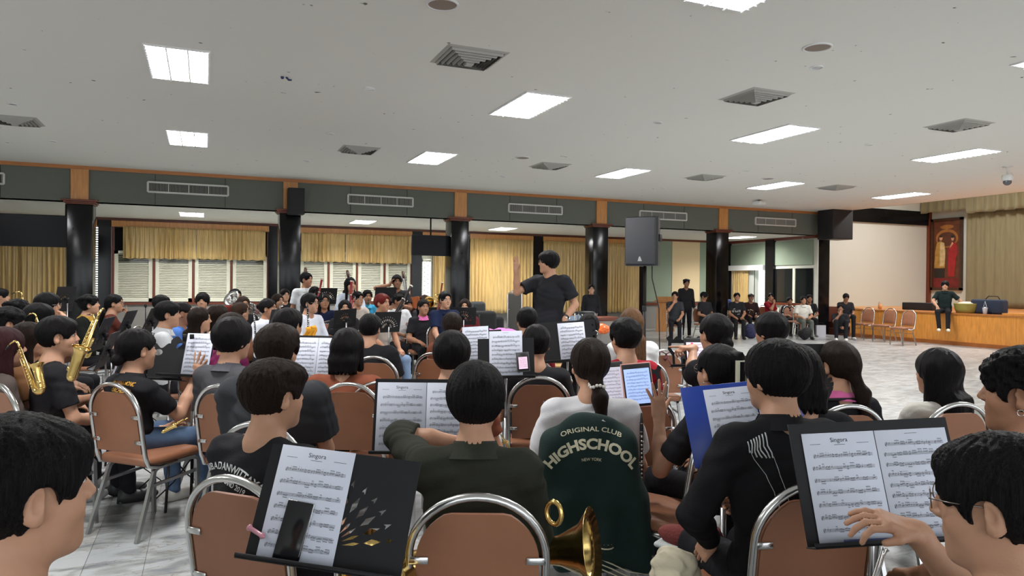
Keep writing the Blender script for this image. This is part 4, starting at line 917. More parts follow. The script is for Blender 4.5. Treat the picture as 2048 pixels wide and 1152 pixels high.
person('B1', 1350, 583, 19.5, 'in dark clothes with a hand at the mouth, beside the lectern', 'short', shirt=CHAR, body=rel(190), look=rel(200), arms={'R': 'face', 'L': 'lap'}, skin=1)
person('B2', 1373, 558, 21.0, 'standing in a black uniform and beret by the cream panel', 'short', shirt=BK, sleeve='long', stand=0, body=rel(180), arms={'L': 'down', 'R': 'down'}, skin=3)
person('B3', 1408, 584, 20.0, 'in black bending over a phone', 'short', shirt=BK, body=rel(150), look=rel(130), pitch=-28, skin=3, lean=-.08, arms={'L': 'low', 'R': 'low'})
person('B4', 1474, 585, 21.0, 'in a black T-shirt with white lettering, hands on knees', 'short', shirt=BK, body=rel(185), skin=1)
person('B5', 1502, 587, 22.2, 'in a cap and a brown printed hoodie', 'buzz', shirt=S(50, 34, 34), sleeve='long', body=rel(185), skin=3)
person('B6', 1542, 586, 22.5, 'in a red shirt with a hand at the chin', 'short', shirt=S(130, 22, 36), body=rel(150), look=rel(200), arms={'R': 'face'}, skin=1)
person('B7', 1579, 594, 22.5, 'in black behind the empty tan chair', 'short', shirt=BK, body=rel(180), skin=3)
person('B8', 1607, 592, 21.2, 'in a white shirt and grey trousers with clasped hands', 'short', shirt=S(212, 210, 202), body=rel(185), trouser=S(92, 98, 92), collar=S(212, 210, 202), skin=1, hs=.98, shoe=BK)
person('B9', 1619, 589, 22.3, 'in black behind the white shirt near the stage', 'short', shirt=BK, body=rel(190), skin=3)
person('B10', 1692, 587, 21.2, 'in black sitting higher on the stage steps', 'short', shirt=BK, body=rel(190), seat=.62, pitch=-22, chair=False, arms={'L': 'low', 'R': 'low'}, skin=3, hs=.95)
person('B11', 1681, 608, 20.6, 'in black crouching on the steps in white sneakers', 'short', shirt=BK, body=rel(200), seat=.22, legs='crouch', chair=False, arms={'R': 'face', 'L': 'low'}, skin=3, shoe=S(215, 215, 212))
D12 = float((PX(1893, 600, XR+.02)-CAM)@fw)
person('B12', 1890, 562, D12, 'in black sitting on the stage edge with one leg dangling', 'bowl', shirt=(.012, .02, .02, 1), collar=(.012, .02, .02, 1), body=rel(-150), seat=SZ+.01, legs='dangle', chair=False,
       arms={'L': A((-.26, -.02, -.42), (-.2, 0, -1), (1, 0, 0), 'flat', (-1, -.2, 0)), 'R': A((.17, .28, -.36), (0, .5, -1), (0, 0, -1), 'relax', (1, 0, -.3))}, shoe=S(220, 212, 190))
# chairs whose backs show --------------------------------------------
CH = {}
for k, x, y, h, l in [('C1', 955, 994, 0, 'of the person in the dark olive shirt'), ('C2', 462, 957, 22, 'of the person in the marching band T-shirt'), ('C3', 1640, 968, -8, 'behind the double-page music stand at the right'),
        ('C4', 515, 847, 12, 'partly hidden behind the marching band T-shirt'), ('C5', 222, 768, 22, 'of the person in the black orchestra polo'), ('C6', -8, 768, 30, 'cut by the left edge of the photo'), ('C7', 440, 772, 20, 'of the person in the charcoal collared jacket'),
        ('C8', 697, 768, 6, 'of the person in brown with a bob'), ('C8b', 762, 765, 2, 'directly behind the two-page stand left of centre'), ('C9', 748, 714, 12, 'of the person in the oversized black T-shirt'), ('C10', 1079, 755, 2, 'with a worn white patch on its back'),
        ('C11', 1180, 838, -3, 'under the green varsity jacket'), ('C12', 1330, 700, -8, 'with a dark red ribbon tied on its back'), ('C13', 1432, 842, -52, 'of the person with the big hair clip'), ('C14', 1702, 812, -4, 'of the person with the pink collar and ponytail'),
        ('C15', 1922, 808, -10, 'of the person with long straight black hair'), ('C16', 1283, 790, -5, 'hidden behind the pink tablet'), ('C17', 1578, 611, 180, 'empty, facing the camera by the far dark windows'), ('C18', 660, 642, 160, 'empty-fronted, beside the white-edged stand'),
        ('C19', 1738, 615, -118, 'empty, left of three in front of the stage'), ('C20', 1782, 617, -114, 'empty, middle of three in front of the stage'), ('C21', 1820, 620, -112, 'empty, right of three in front of the stage')]:
    CH[k] = chair_px(x, y, rel(h), 'tan banquet chair '+l)
for k, x, h in [('N12', 0, 0), ('N19', 0, 0)]:
    pass
# ------------------------------------------------------------------ lettering on clothes
def decal(key, lines, cx, z, front=False, m=None, arc=0.0, name='lettering', tilt=0.0, target=None, bend=1.0):
    """lines: (text, size, dy); projected on the shirt's back or front"""
    h = HEADS[key]; sm = target or h['shirt']; me0 = sm.data
    bvh = BVHTree.FromPolygons([v.co[:] for v in me0.vertices], [tuple(p.vertices) for p in me0.polygons])
    mb = MB(); sg = -1 if front else 1; z0 = h['sz']+z if target is None else z
    for ln in lines:
        V, Fc = text_mesh(ln[0], ln[1], bold=ln[3] if len(ln) > 3 else 0, shear=ln[4] if len(ln) > 4 else 0) if isinstance(ln[0], str) else ln[0]
        out = []
        for v in V:
            u, w = v[0], v[1]+ln[2]
            if arc: a = u/arc; u, w = (arc+w)*math.sin(a), (arc+w)*math.cos(a)-arc
            u, w = u*math.cos(tilt)-w*math.sin(tilt), u*math.sin(tilt)+w*math.cos(tilt)
            x = cx+sg*u; zz = z0+w
            hit = bvh.ray_cast(Vector((x, 1.2 if front else -1.2, zz)), Vector((0, -1 if front else 1, 0)))
            y = hit[0].y if hit[0] is not None else (.1 if front else -.15)
            out.append((x, y+(.004 if front else -.004), zz))
        mb.add(out, Fc)
    return mb.build(name, m, h['root'] if target is None else target)
WTXT = mat('white_print', S(200, 205, 205), .7); GTXT = mat('gold_print', S(214, 160, 60), .6); CTXT = mat('cream_print', S(214, 208, 180), .8)
decal('N2', [('CHAIBADANWITTAYA', .034, .02, .0007), ('MARCHING BAND 2019', .024, -.020, .0004)], -.075, -.045, m=WTXT, arc=.30)
decal('N18', [('PHILHARMONIC', .034, 0, .0006, .25), ('ORCHESTRA', .034, -.046, .0006, .25)], .04, .025, m=GTXT)
decal('F4', [('YAMAHA', .055, 0, .002)], 0, -.17, front=True, m=WTXT)
def blob(pts, th=.004):
    mb = MB(); mb.tube([(a, b, 0) for a, b in pts], th, 5); return (np.concatenate(mb.v), mb.f)
sq = [(.02*math.cos(t)*(1-.02*t)-.0, .03*math.sin(t)) for t in np.linspace(0, 5, 14)]
decal('B4', [(blob([(-.13, -.03), (-.14, .02), (-.10, .03), (-.10, -.03), (-.13, -.01)], .008), .1, 0), (blob([(-.06, .03), (-.05, -.03), (-.02, -.02), (0, .03), (.0, -.03)], .008), .1, 0), (blob([(.04, -.03), (.04, .03), (.08, .03), (.08, -.03)], .008), .1, 0), (blob([(-.11, .06), (-.06, .07)], .007), .1, 0), (blob([(.0, -.09), (.08, -.08)], .006), .1, 0)], 0, -.20, front=True, m=WTXT)
decal('B5', [(blob([(-.10, .03), (-.02, .05), (.06, .02), (-.05, 0), (.08, -.03), (-.06, -.05)], .011), .1, 0)], 0, -.20, front=True, m=CTXT)
tc_ = [(-.005, -.03), (.004, -.034), (.004, .035), (-.004, .045), (-.007, .03), (.010, .010), (.014, -.004), (.004, -.016), (-.010, -.008), (-.008, .004), (.002, .002)]
decal('N8', [(blob([(a*1.3, b*1.3) for a, b in tc_], .0035), .1, 0)], -.085, -.07, m=GTXT, name='treble_clef'); decal('N8', [('Sympho', .036, 0, .0006, .2)], .0, -.07, m=GTXT)
mb = MB(); h = HEADS['N4']
# pale stripes over the jacket shoulder
def strip(key, pts, w, m, name, n=14):
    h = HEADS[key]; me0 = h['shirt'].data; bvh = BVHTree.FromPolygons([v.co[:] for v in me0.vertices], [tuple(p.vertices) for p in me0.polygons]); mb = MB(); P = []
    pts = [np.array(p, float) for p in pts]
    for i in range(n+1):
        t = i/n*(len(pts)-1); k = min(int(t), len(pts)-2); q = pts[k]*(1-(t-k))+pts[k+1]*(t-k); r_ = bvh.find_nearest(Vector(q))
        P.append(np.array(r_[0])+np.array(r_[1])*.002)
    mb.tube(P, w, 5, flat=.4); return mb.build(name, m, h['root'])
sz4 = h['sz']
for k in range(7): strip('N4', [(-.105-.012*k, -.12, sz4+.055-.006*k), (-.10-.012*k, -.19, sz4-.03)], .0028, WTXT, 'shoulder_stripe', 6)
for k, (a, b_) in enumerate(((-.10, -.02), (-.17, -.05))): strip('N4', [(a, -.2, sz4-.02), ((a+b_)/2, -.25, sz4-.20), (b_, -.25, sz4-.45)], .0018, WTXT, 'piping', 16)
# hair ties, straps, claw, watch
def onhead(key, mb, name, m): return mb.build(name, m, HEADS[key]['root'], HEADS[key]['Mh'])
mb = MB()
for i in range(14): a = 2*math.pi*i/14; mb.ball((.002+.034*math.cos(a), -.128+.032*math.sin(a), -.072+.006*math.sin(a*3)), .0085, 6, 4)
onhead('N10', mb, 'beaded_hair_tie', mat('beads', S(210, 205, 200), .3))
mb = MB(); mb.tube([(.0-.026, -.150, .075), (.026, -.158, .075), (.026, -.158, -.055), (-.026, -.150, -.055)], .0085, 6, closed=True, sq=True)
for z in (.02, .0, -.02): mb.tube([(.026, -.156, z), (.05, -.14, z-.01), (.07, -.11, z-.03)], .005, 5)
onhead('N9', mb, 'claw_clip', mat('cream_plastic', S(196, 196, 172), .35))
mb = MB(); mb.ball((-.088, -.004, -.036), .0045, 8, 6); onhead('N9', mb, 'earring', SILVER); mb = MB(); mb.tube([(-.090+.004*0, -.004+.009*math.cos(t), -.040+.009*math.sin(t)) for t in np.linspace(0, 2*math.pi, 11)[:-1]], .0016, 5, closed=True); onhead('N6', mb, 'earring', SILVER)
mb = MB(); mb.tube([(.012+.018*math.cos(t), -.155, -.03+.022*math.sin(t)) for t in np.linspace(0, 2*math.pi, 9)[:-1]], .004, 5, closed=True); onhead('N28', mb, 'hair_clip', SILVER)
mb = MB()
for k in range(6): mb.tube([(-.05, -.135, .05-.02*k), (-.035, -.165, .045-.02*k), (0, -.17, .04-.02*k)], .006, 5)
onhead('L19', mb, 'claw_clip', mat('red_plastic', S(120, 40, 60), .3))
mb = MB(); mb.tube([(.083*math.cos(t), -.012+.10*math.sin(t), .070) for t in np.linspace(-.1, math.pi+.1, 12)], .008, 6, flat=.6); onhead('F5', mb, 'headband', WTXT)
mb = MB(); mb.lathe([(.0, .092), (.03, .108), (.055, .10), (.075, .05), (.078, .001)], (0, -.01, .06), (0, 0, 1), 18); mb.ball((-.03, .09, .085), .012, 8, 6); onhead('B2', mb, 'beret', DKCLOTH)
mb = MB(); mb.lathe([(.0, .098), (.03, .096), (.055, .07), (.068, .001)], (0, -.01, .055), (0, 0, 1), 18); mb.rbox((-.06, .06, .055), (.06, .16, .065), .004); onhead('B5', mb, 'cap', mat('cap', S(48, 38, 36), .8))
h = HEADS['C']; E_, W = h['arm'][-1]; mb = MB(); d = N3(W-E_); mb.lathe([(-.02, .031), (.015, .030)], W-d*.03, d, 14); mb.build('watch_strap', BLACKP, h['root']); mb = MB(); mb.ball(W-d*.032+np.array([-.018, .024, 0]), (.017, .017, .017), 10, 7); mb.build('watch', SILVER, h['root'])
h = HEADS['N19']; mb = MB(); n0 = h['nb']; mb.tube([n0+[.02, .12, -.10], n0+[.062, .03, .02], n0+[.035, -.062, .028], n0+[-.035, -.062, .028], n0+[-.062, .03, .02], n0+[-.02, .12, -.10]], .007, 6, flat=.4); mb.build('neck_strap', BLACKP, h['root'])
# ------------------------------------------------------------------ printed music
def make_prints():
    out = []
    for kind in range(3):
        rs = random.Random(kind*5+1); mb = MB(); W, Hh = .21, .297; top = .048 if kind == 0 else .026; ns = 7 if kind == 0 else 9
        q = lambda x0, y0, x1, y1: mb.quad((x0, y0, 0), (x1, y0, 0), (x1, y1, 0), (x0, y1, 0))
        for s_ in range(ns):
            y = Hh/2-top-(Hh-top-.02)*(s_+.35)/ns; x0 = -.088+(.008 if s_ == 0 else 0); x1 = .090
            for k in range(5): q(x0, y-k*.0018-.00022, x1, y-k*.0018+.00022)
            mb.tube([(x0+.003+.0022*math.sin(t), y-.0036+.0055*math.cos(t*.5), 0) for t in np.linspace(0, 6.28, 8)], .0005, 3)
            q(x0-.0006, y-.0075, x0, y)
            x = x0+.012; grp = 0
            while x < x1-.006:
                if rs.random() < .12: x += .008; q(x, y-.0072, x+.0004, y); x += .003; continue
                n = rs.choice([1, 2, 4, 4]) if kind < 2 else 4; yb = y-.0036+rs.choice([-1, 0, 1, 2])*.0018; up = rs.random() < .5
                for k in range(n):
                    yy = yb+rs.choice([-1, 0, 1])*.0009; xx = x+k*.0034; q(xx-.0010, yy-.0008, xx+.0010, yy+.0008)
                    if up: q(xx+.0007, yy, xx+.0011, yb+.0075)
                    else: q(xx-.0011, yb-.0075, xx-.0007, yy)
                if n > 1: ye = yb+(.0070 if up else -.0075); q(x-.001, ye, x+(n-1)*.0034+.001, ye+.0011)
                x += n*.0034+.003
            if rs.random() < .4: q(-.05, y+.004, -.03, y+.0045)
        if kind == 0:
            V, Fc = text_mesh('Singora', .017); mb.add([(v[0], v[1]+Hh/2-.026, 0) for v in V], Fc)
            for (x0, x1, yy) in ((-.085, -.055, .030), (-.016, .016, .033), (.05, .085, .030)): q(x0, Hh/2-yy-.001, x1, Hh/2-yy)
        else: q(-.018, Hh/2-.012, .018, Hh/2-.011)
        out.append(mb.mesh('printed_music', INK))
    return out
PRINTS = make_prints()
_mb = MB(); _mb.rbox((-.105, -.1485, -.0012), (.105, .1485, 0), .0005, seg=1); PAGE = _mb.mesh('page', PAPER)
def sheet(M, kind, label, group='printed sheets of music', name='sheet_music', sc=1.0, m=None):
    o = link(name, PAGE); o.matrix_world = M @ Matrix.Scale(sc, 4); tag(o, label, 'sheet music', group)
    c = link('printed_music', PRINTS[kind], o); c.location = (0, 0, .0009)
    return o
FAN = {}
def desk_mesh(kind):
    if kind in FAN: return FAN[kind]
    w, hh = .235, .165
    if kind == 'fan':
        L = [[(-w, -hh), (-w*1.0, hh), (w*1.0, hh), (w, -hh)]]
        for a in np.linspace(12, 168, 13):
            a = math.radians(a); c, s = math.cos(a), math.sin(a); o = (0, -.105)
            def P(r, t): return (o[0]+c*r-s*t, o[1]+s*r+c*t)
            L.append([P(.045, 0), P(.08, .0045), P(.10, 0), P(.08, -.0045)])
            L.append([P(.110, 0), P(.135, .009), P(.165, 0), P(.135, -.009)])
            L.append([P(.176, -.008), P(.200, 0), P(.176, .008), P(.182, 0)])
    elif kind == 'holes':
        L = [[(-w, -hh), (-w, hh), (w, hh), (w, -hh)]]
        for s in (-1, 1):
            for k in range(6): cy = -.12+.048*k; L.append([(s*.215+.011*math.cos(t), cy+.011*math.sin(t)) for t in np.linspace(0, 2*math.pi, 13)[:-1]])
    elif kind == 'wavy':
        top = [(x, .135+.022*math.cos(x*42)) for x in np.linspace(-.20, .20, 30)]
        L = [[(-.20, .0)]+top+[(.20, .0), (.17, -.03), (.17, -.165), (-.17, -.165), (-.17, -.03)]]
        for s in (-1, 1): L.append([(s*.10+.045*math.cos(t), .075+.028*math.sin(t)) for t in np.linspace(0, 2*math.pi, 15)[:-1]])
    elif kind == 'open':
        top = [(x, .140+.020*math.cos(x*52)) for x in np.linspace(-.20, .20, 34)]
        L = [[(-.235, .02), (-.225, .10), (-.245, .14), (-.215, .165)]+top+[(.215, .165), (.245, .14), (.225, .10), (.235, .02), (.19, -.05), (.19, -.165), (-.19, -.165), (-.19, -.05)],
             [(-.165, -.14), (-.165, -.02), (-.20, .03), (-.19, .085), (.19, .085), (.20, .03), (.165, -.02), (.165, -.14)]]
    else: L = [[(-w, -hh), (-w, hh), (w, hh), (w, -hh)]]
    me = poly2d(L, .004, 'desk'); me.materials.append(BLACKM); FAN[kind] = me; return me
NST = 0
def stand(px, py, D, Hd, label, kind='fan', tilt=22, roll=0, sc=1.0, pages=(), plabels=(), psc=1.0, poff=0.0, pole=STEEL, drop=0.0, tray=True):
    """px,py: desk centre in the photograph at distance D; Hd: direction the reader looks"""
    c = PD(px, py, D); Hh_ = math.radians(Hd); t = math.radians(tilt)
    x = Vector((math.cos(Hh_), -math.sin(Hh_), 0)); y = Vector((math.sin(Hh_)*math.sin(t), math.cos(Hh_)*math.sin(t), math.cos(t)))
    M = basis(c, x, y) @ Matrix.Rotation(math.radians(roll), 4, 'Z')
    R = empty('music_stand', (c[0], c[1], 0), 0, label, 'music stand', 'music stands of the orchestra'); Mi = Matrix.Translation((-c[0], -c[1], 0))
    dk = link('desk', desk_mesh(kind), R); dk.matrix_local = Mi @ M @ Matrix.Scale(sc, 4)
    mb = MB(); w = .24*sc; hb = -.165*sc
    mb.rbox((-w, hb-.004, -.002), (w, hb, .055), .002, seg=1); mb.rbox((-w, hb, .050), (w, hb+.010, .055), .001, seg=1)
    if tray: mb.build('tray', BLACKM if kind != 'wire' else STEEL, R, Mi @ M)
    z = Vector(M.col[2][:3]); b0 = Vector(c)-z*.03; b0 = Mi @ b0; hub = Vector((b0.x, b0.y, b0.z-.05))
    mb = MB(); mb.tube([b0+z*.03, b0, hub], .012, 8); mb.lathe([(-.02, .001), (-.02, .022), (.02, .022), (.02, .001)], b0, (1, 0, 0), 10); mb.build('tilt_joint', BLACKM, R)
    mb = MB(); mb.tube([hub, (hub.x, hub.y, .62)], .0085, 8); mb.tube([(hub.x, hub.y, .66), (hub.x, hub.y, .16)], .0125, 8); mb.build('pole', pole, R)
    for k in range(3):
        a = 2*math.pi*k/3+.5; mb = MB(); mb.tube([(hub.x, hub.y, .34), (hub.x+.14*math.cos(a), hub.y+.14*math.sin(a), .16), (hub.x+.30*math.cos(a), hub.y+.30*math.sin(a), .012)], .009, 6, flat=.5); mb.build('leg', BLACKM, R)
    n = len(pages)
    for i, kd in enumerate(pages):
        off = ((i-(n-1)/2)*.212*psc)+poff; sheet(M @ Matrix.Translation((off, -.165*sc+.1485*psc+.001-drop, .0055)), kd, plabels[i], sc=psc)
    return R, M
R, M1 = stand(668, 1018, 1.90, rel(6), 'black fan-cut music stand nearest the camera, holding a page and a phone', 'fan', tilt=22, roll=-5, sc=.90, pages=(0,), plabels=('single page titled Singora behind the black phone on the nearest stand',), poff=-.075, psc=1.0)
ph = MB(); ph.rbox((-.037, -.079, 0), (.037, .079, .008), .007); o = ph.build('phone', mat('phone_black', (.008, .008, .01, 1), .12)); o.matrix_world = M1 @ Matrix.Translation((-.092, -.072, .008)) @ Matrix.Rotation(math.radians(-3), 4, 'Z')
tag(o, 'black smartphone with silver rim leaning on the nearest music stand', 'phone')
mb = MB(); mb.rbox((-.0375, -.0795, .001), (.0375, .0795, .0065), .007); mb.build('rim', SILVER, o)
mb = MB(); mb.lathe([(0, .001), (0, .009), (.004, .009), (.008, .006), (.045, .006), (.05, .009), (.055, .006), (.06, .001)], (0, 0, 0), (1, -.35, .2), 10); o = mb.build('mouthpiece_cap', mat('pink_plastic', S(190, 130, 145), .3)); o.matrix_world = M1 @ Matrix.Translation((-.215, -.075, .012)); tag(o, 'small pink and clear plastic piece on the left edge of the nearest stand', 'mouthpiece')
R, M2 = stand(1757, 960, 1.95, rel(-3), 'black music stand at the lower right holding two pages', 'solid', tilt=18, roll=2.5, sc=.97, pages=(0, 1), plabels=('left page titled Singora on the lower right stand', 'right page of music without title on the lower right stand'), poff=.01, psc=.98)
mb = MB(); mb.tube([(-.11, 0, 0), (.08, -.002, .004)], .0045, 8); mb.lathe([(0, .0045), (.012, .001)], (.08, -.002, .004), (1, 0, 0), 8); o = mb.build('pen', mat('pen_blue', S(30, 40, 90), .3)); o.matrix_world = M2 @ Matrix.Translation((-.03, -.150, .03)); tag(o, 'dark blue pen lying along the tray of the lower right stand', 'pen')
stand(852, 832, 3.05, rel(0), 'black music stand left of the olive shirt with a two-page spread', 'solid', tilt=14, roll=0, sc=.95, pages=(0, 1), plabels=('left page titled Singora left of the olive shirt', 'right page of music partly behind the dark bowl haircut'), psc=1.0, poff=.0)
R, M3 = stand(1452, 836, 2.86, rel(4), 'music stand hidden under a blue folder in front of the black jacket', 'solid', tilt=24, roll=7, sc=.62, pages=(0,), plabels=('page titled Singora clipped in the open blue folder',), poff=.03, psc=.95, drop=.06, tray=False)
mb = MB(); mb.rbox((-.16, -.165, .0), (.165, .16, .0022), .001, seg=1); o = mb.build('ring_folder', mat('blue_plastic', S(24, 58, 150), .35)); o.matrix_world = M3 @ Matrix.Translation((0, -.02, 0.0022)); tag(o, 'bright blue ring folder open on the stand before the black jacket', 'folder')
mb = MB()
for k in range(12): mb.lathe([(0, .004), (.001, .004), (.001, .001)], (.128, -.13+.022*k, .0055), (0, 0, 1), 8)
mb.tube([(.137, -.15, .007), (.137, .14, .007)], .004, 6); mb.build('ring_strip', STEEL, o)
mb = MB(); mb.rbox((0, 0, 0), (.10, .26, .004), .002, seg=1); o = mb.build('ring_folder', mat('blue_plastic', S(24, 58, 150), .35)); o.matrix_world = M3 @ Matrix.Translation((.215, -.06, .0)) @ Matrix.Rotation(math.radians(22), 4, 'Z'); tag(o, 'blue folder corner showing right of the black jacket collar', 'folder')
# back-of-desk stands and others in the band
stand(380, 712, 4.9, rel(14), 'black wavy-topped folding stand in front of the raised open hand', 'wavy', roll=0, tilt=15, pages=(1,), plabels=('page with a black clip above the raised open hand',), poff=.06, sc=.85, psc=1.0)
stand(333, 722, 5.0, rel(14), 'dark wavy-topped folding stand left of the clipped page', 'wavy', tilt=15, sc=.8)
R, Mb = stand(634, 716, 4.95, rel(8), 'stand with an open ring binder left of the black bob', 'solid', tilt=15, sc=.95, pages=(1, 2), plabels=('left binder page partly behind wavy hair', 'right binder page beside the smooth black bob'), psc=1.0)
stand(1012, 716, 4.75, rel(2), 'black stand left of the black T-shirt with a page and small tablet', 'solid', tilt=14, roll=2, sc=.8, pages=(1,), plabels=('page of music left of the short-haired black T-shirt',), psc=1.05)
stand(957, 694, 5.7, rel(2), 'grey perforated stand beside the clarinet', 'holes', tilt=15, roll=4, sc=.8, pages=(2,), plabels=('page on the perforated stand right of the clarinet',), poff=-.02)
stand(1137, 682, 5.5, rel(-6), 'black perforated stand between the conductor and the silver hair clip', 'holes', tilt=15, roll=4, sc=.95, pages=(2,), plabels=('narrow page on the stand below the conductor’s hand',), poff=.03)
stand(1268, 768, 4.35, rel(-4), 'black wavy-topped folding stand behind the two tablets', 'open', tilt=15, sc=.72)
stand(1378, 702, 5.05, rel(-8), 'black wavy-topped folding stand with a tablet, by the ribbon chair', 'open', tilt=12, sc=.66)
stand(1622, 745, 4.0, rel(-8), 'black fan-cut stand left of the pink-collared polo', 'fan', tilt=20, sc=1.0)
for px, py, D, hd, lb in [(690, 637, 10.2, 130, 'grey-backed fan-cut stand left of the empty-fronted chair'), (771, 590, 12.4, 150, 'black fan-cut stand behind the dyed red hair'), (775, 644, 9.2, 140, 'dark fan-cut stand in front of the beige shirt'), (872, 630, 12.0, 160, 'black fan-cut stand right of the pink collar with closed eyes'),
                          (927, 632, 10.9, 170, 'black fan-cut stand in front of the maroon top'), (652, 592, 11.8, 140, 'small black stand top behind the navy T-shirt'), (555, 640, 8.6, 100, 'dark stand beside the white blouse')]:
    stand(px, py, D, rel(hd), lb, 'fan', tilt=12, roll=-4 if px == 690 else 0, sc=.82)
for px, py, D, hd, lb, pg in [(252, 650, 7.6, 75, 'black stand in front of the raised finger, seen edge-on', (2,)), (300, 642, 8.2, 75, 'black fan-cut stand beyond the brown jacket', (2,)), (215, 700, 6.2, 70, 'black stand with dark blue folder edge in the saxophone row', (1,)), (240, 720, 5.2, 60, 'dark stand between the saxophone and the orchestra polo', (2,)),
                              (205, 668, 6.6, 72, 'black stand with a pale page edge beside the saxophone', (1,)), (548, 655, 6.6, 60, 'slanted black stand before the white blouse', ())]:
    stand(px, py, D, rel(hd), lb, 'fan', tilt=22, pages=pg, plabels=('angled page on the '+lb.replace('black ', '').replace('dark ', ''),) if pg else ())
stand(130, 598, 9.4, rel(85), 'black fan-cut stand beyond the raised hands at the left', 'fan', tilt=10)
# tablets
def tablet(px, py, D, Hd, label, w, hh, rim, scr, em=1.2, roll=0, kind=1, mark=False):
    c = PD(px, py, D); a = math.radians(Hd); t = math.radians(14); M = basis(c, Vector((math.cos(a), -math.sin(a), 0)), Vector((math.sin(a)*math.sin(t), math.cos(a)*math.sin(t), math.cos(t)))) @ Matrix.Rotation(math.radians(roll), 4, 'Z')
    mb = MB(); mb.rbox((-w/2, -hh/2, -.006), (w/2, hh/2, .002), .005); o = mb.build('tablet', mat('tablet_case', rim, .4)); o.matrix_world = M; tag(o, label, 'tablet', 'tablets on stands')
    mb = MB(); mb.rbox((-w/2+.006, -hh/2+.006, .0015), (w/2-.006, hh/2-.006, .0032), .001, seg=1); mb.build('bezel', BLACKP, o)
    mb = MB(); a_, b_ = w/2-.014, hh/2-.020; mb.quad((-a_, -b_, .0036), (a_, -b_, .0036), (a_, b_-.012, .0036), (-a_, b_-.012, .0036)); mb.build('screen', mat('screen', scr, .3, emit=em, ecol=scr), o)
    s = link('printed_music', PRINTS[kind], o); k = (2*a_)/.21; s.scale = (k, k*.95, 1); s.location = (0, -.004, .0040)
    if mark: mb = MB(); mb.add([(-.055, .05, .0042), (-.035, .05, .0042), (-.048, .025, .0042)], [(2, 1, 0), (0, 1, 2)]); mb.build('screen_mark', mat('pink_mark', S(230, 70, 110), .4, emit=.4), o)
    return M
tablet(1276, 770, 3.95, rel(-4), 'tablet in a pink case showing music, above the raised left hand', .172, .245, S(205, 150, 140), S(160, 185, 235), .55, roll=5)
tablet(1218, 768, 4.05, rel(-4), 'tablet with a dark rim showing music, beside the beaded ponytail', .18, .25, S(60, 60, 60), S(190, 190, 205), .5, roll=4)
tablet(1397, 700, 4.95, rel(-6), 'tablet with a pink mark that the pointing finger touches', .20, .17, S(40, 40, 42), S(222, 210, 232), .7, kind=2, mark=True)
tablet(1046, 724, 4.66, rel(0), 'small tablet with a pink screen left of the black T-shirt', .085, .13, S(70, 70, 74), S(222, 190, 212), .5, roll=5)
tablet(1373, 730, 5.1, rel(-6), 'black phone standing upright on the wavy stand beside the ribbon chair', .075, .15, S(20, 20, 22), S(12, 12, 14), .1)
# ------------------------------------------------------------------ green varsity jacket over a chair
cj = CH['C11']; J = empty('varsity_jacket', cj.location, cj.rotation_euler.z, 'dark green varsity jacket draped over a chair back, white stripes on its hem', 'jacket')
y0 = -.27
jp = [rb((0, y0+.005, .62), (.205, .050, .20), .05, k=.05), el((0, y0, .78), (.205, .062, .185), k=.05), rb((.03, y0-.02, .45), (.235, .045, .15), .04, k=.10), rb((.06, y0-.03, .34), (.23, .04, .10), .035, k=.06),
      rc((-.165, y0, .82), (-.205, y0-.01, .55), .058, .050, .05), rc((.155, y0-.005, .82), (.25, y0-.02, .30), .060, .055, .05), rc((.10, y0-.03, .50), (.07, y0-.07, .40), .05, .035, .03), sub(rb((0, y0+.09, .6), (.20, .07, .5), .02), .02)]
def jpost(P, d):
    x, z = P[:, 0], P[:, 2]; return d+.010*np.sin(34*x+3*np.sin(4*z))*np.clip((.95-z)*2, 0, 1)+.004*np.sin(20*z+30*x)
JG = mat('green_felt', S(14, 40, 36), .9, bump=.3, bscale=200)
jb = link('body', mesh_sdf(jp, .0055, jpost, name='jacket', m=JG), J)
HEADS['J'] = dict(root=J, shirt=jb, sz=0)
decal('J', [('ORIGINAL CLUB', .028, .088, .0004)], 0, .80, m=CTXT, arc=.24, target=jb); decal('J', [('HIGHSCHOOL', .064, .010, .0026)], 0, .80, m=CTXT, arc=.22, target=jb); decal('J', [('NEW YORK', .020, -.045, .0002)], 0, .80, m=CTXT, arc=.3, target=jb)
mb = MB()
for k in range(3): mb.tube([(-.02+.02*k*0, y0-.078, .335-.022*k), (.10, y0-.080, .285-.022*k), (.17, y0-.078, .25-.022*k), (.26, y0-.076, .235-.022*k)], .006, 5, flat=.5)
mb.build('hem_stripe', CTXT, J); mb = MB(); mb.tube([(.07, y0-.07, .41), (.065, y0-.075, .34)], [.040, .034], 10); mb.build('cuff', JG, J)
for k in range(2): mb = MB(); mb.tube([(.067+.0355*math.cos(t), y0-.073+.0375*math.sin(t), .385-.02*k) for t in np.linspace(0, 2*math.pi, 14)[:-1]], .0035, 5, closed=True); mb.build('cuff_stripe', CTXT, J)
# ribbon on a chair
c12 = CH['C12']; r = empty('ribbon', c12.location, c12.rotation_euler.z, 'dark red ribbon tied in a bow on the tan chair back', 'ribbon'); mb = MB()
for s in (-1, 1): mb.tube([(0, -.31, .90), (s*.05, -.33, .925), (s*.10, -.32, .905)], [.012, .02, .012], 6, flat=.3)
mb.tube([(0, -.32, .90), (.02, -.34, .84), (.06, -.33, .77)], [.01, .016, .02], 6, flat=.3); mb.tube([(0, -.32, .90), (-.01, -.335, .86), (-.02, -.33, .84)], [.01, .014, .015], 6, flat=.3)
mb.build('bow', mat('ribbon_red', S(84, 24, 30), .5), r)
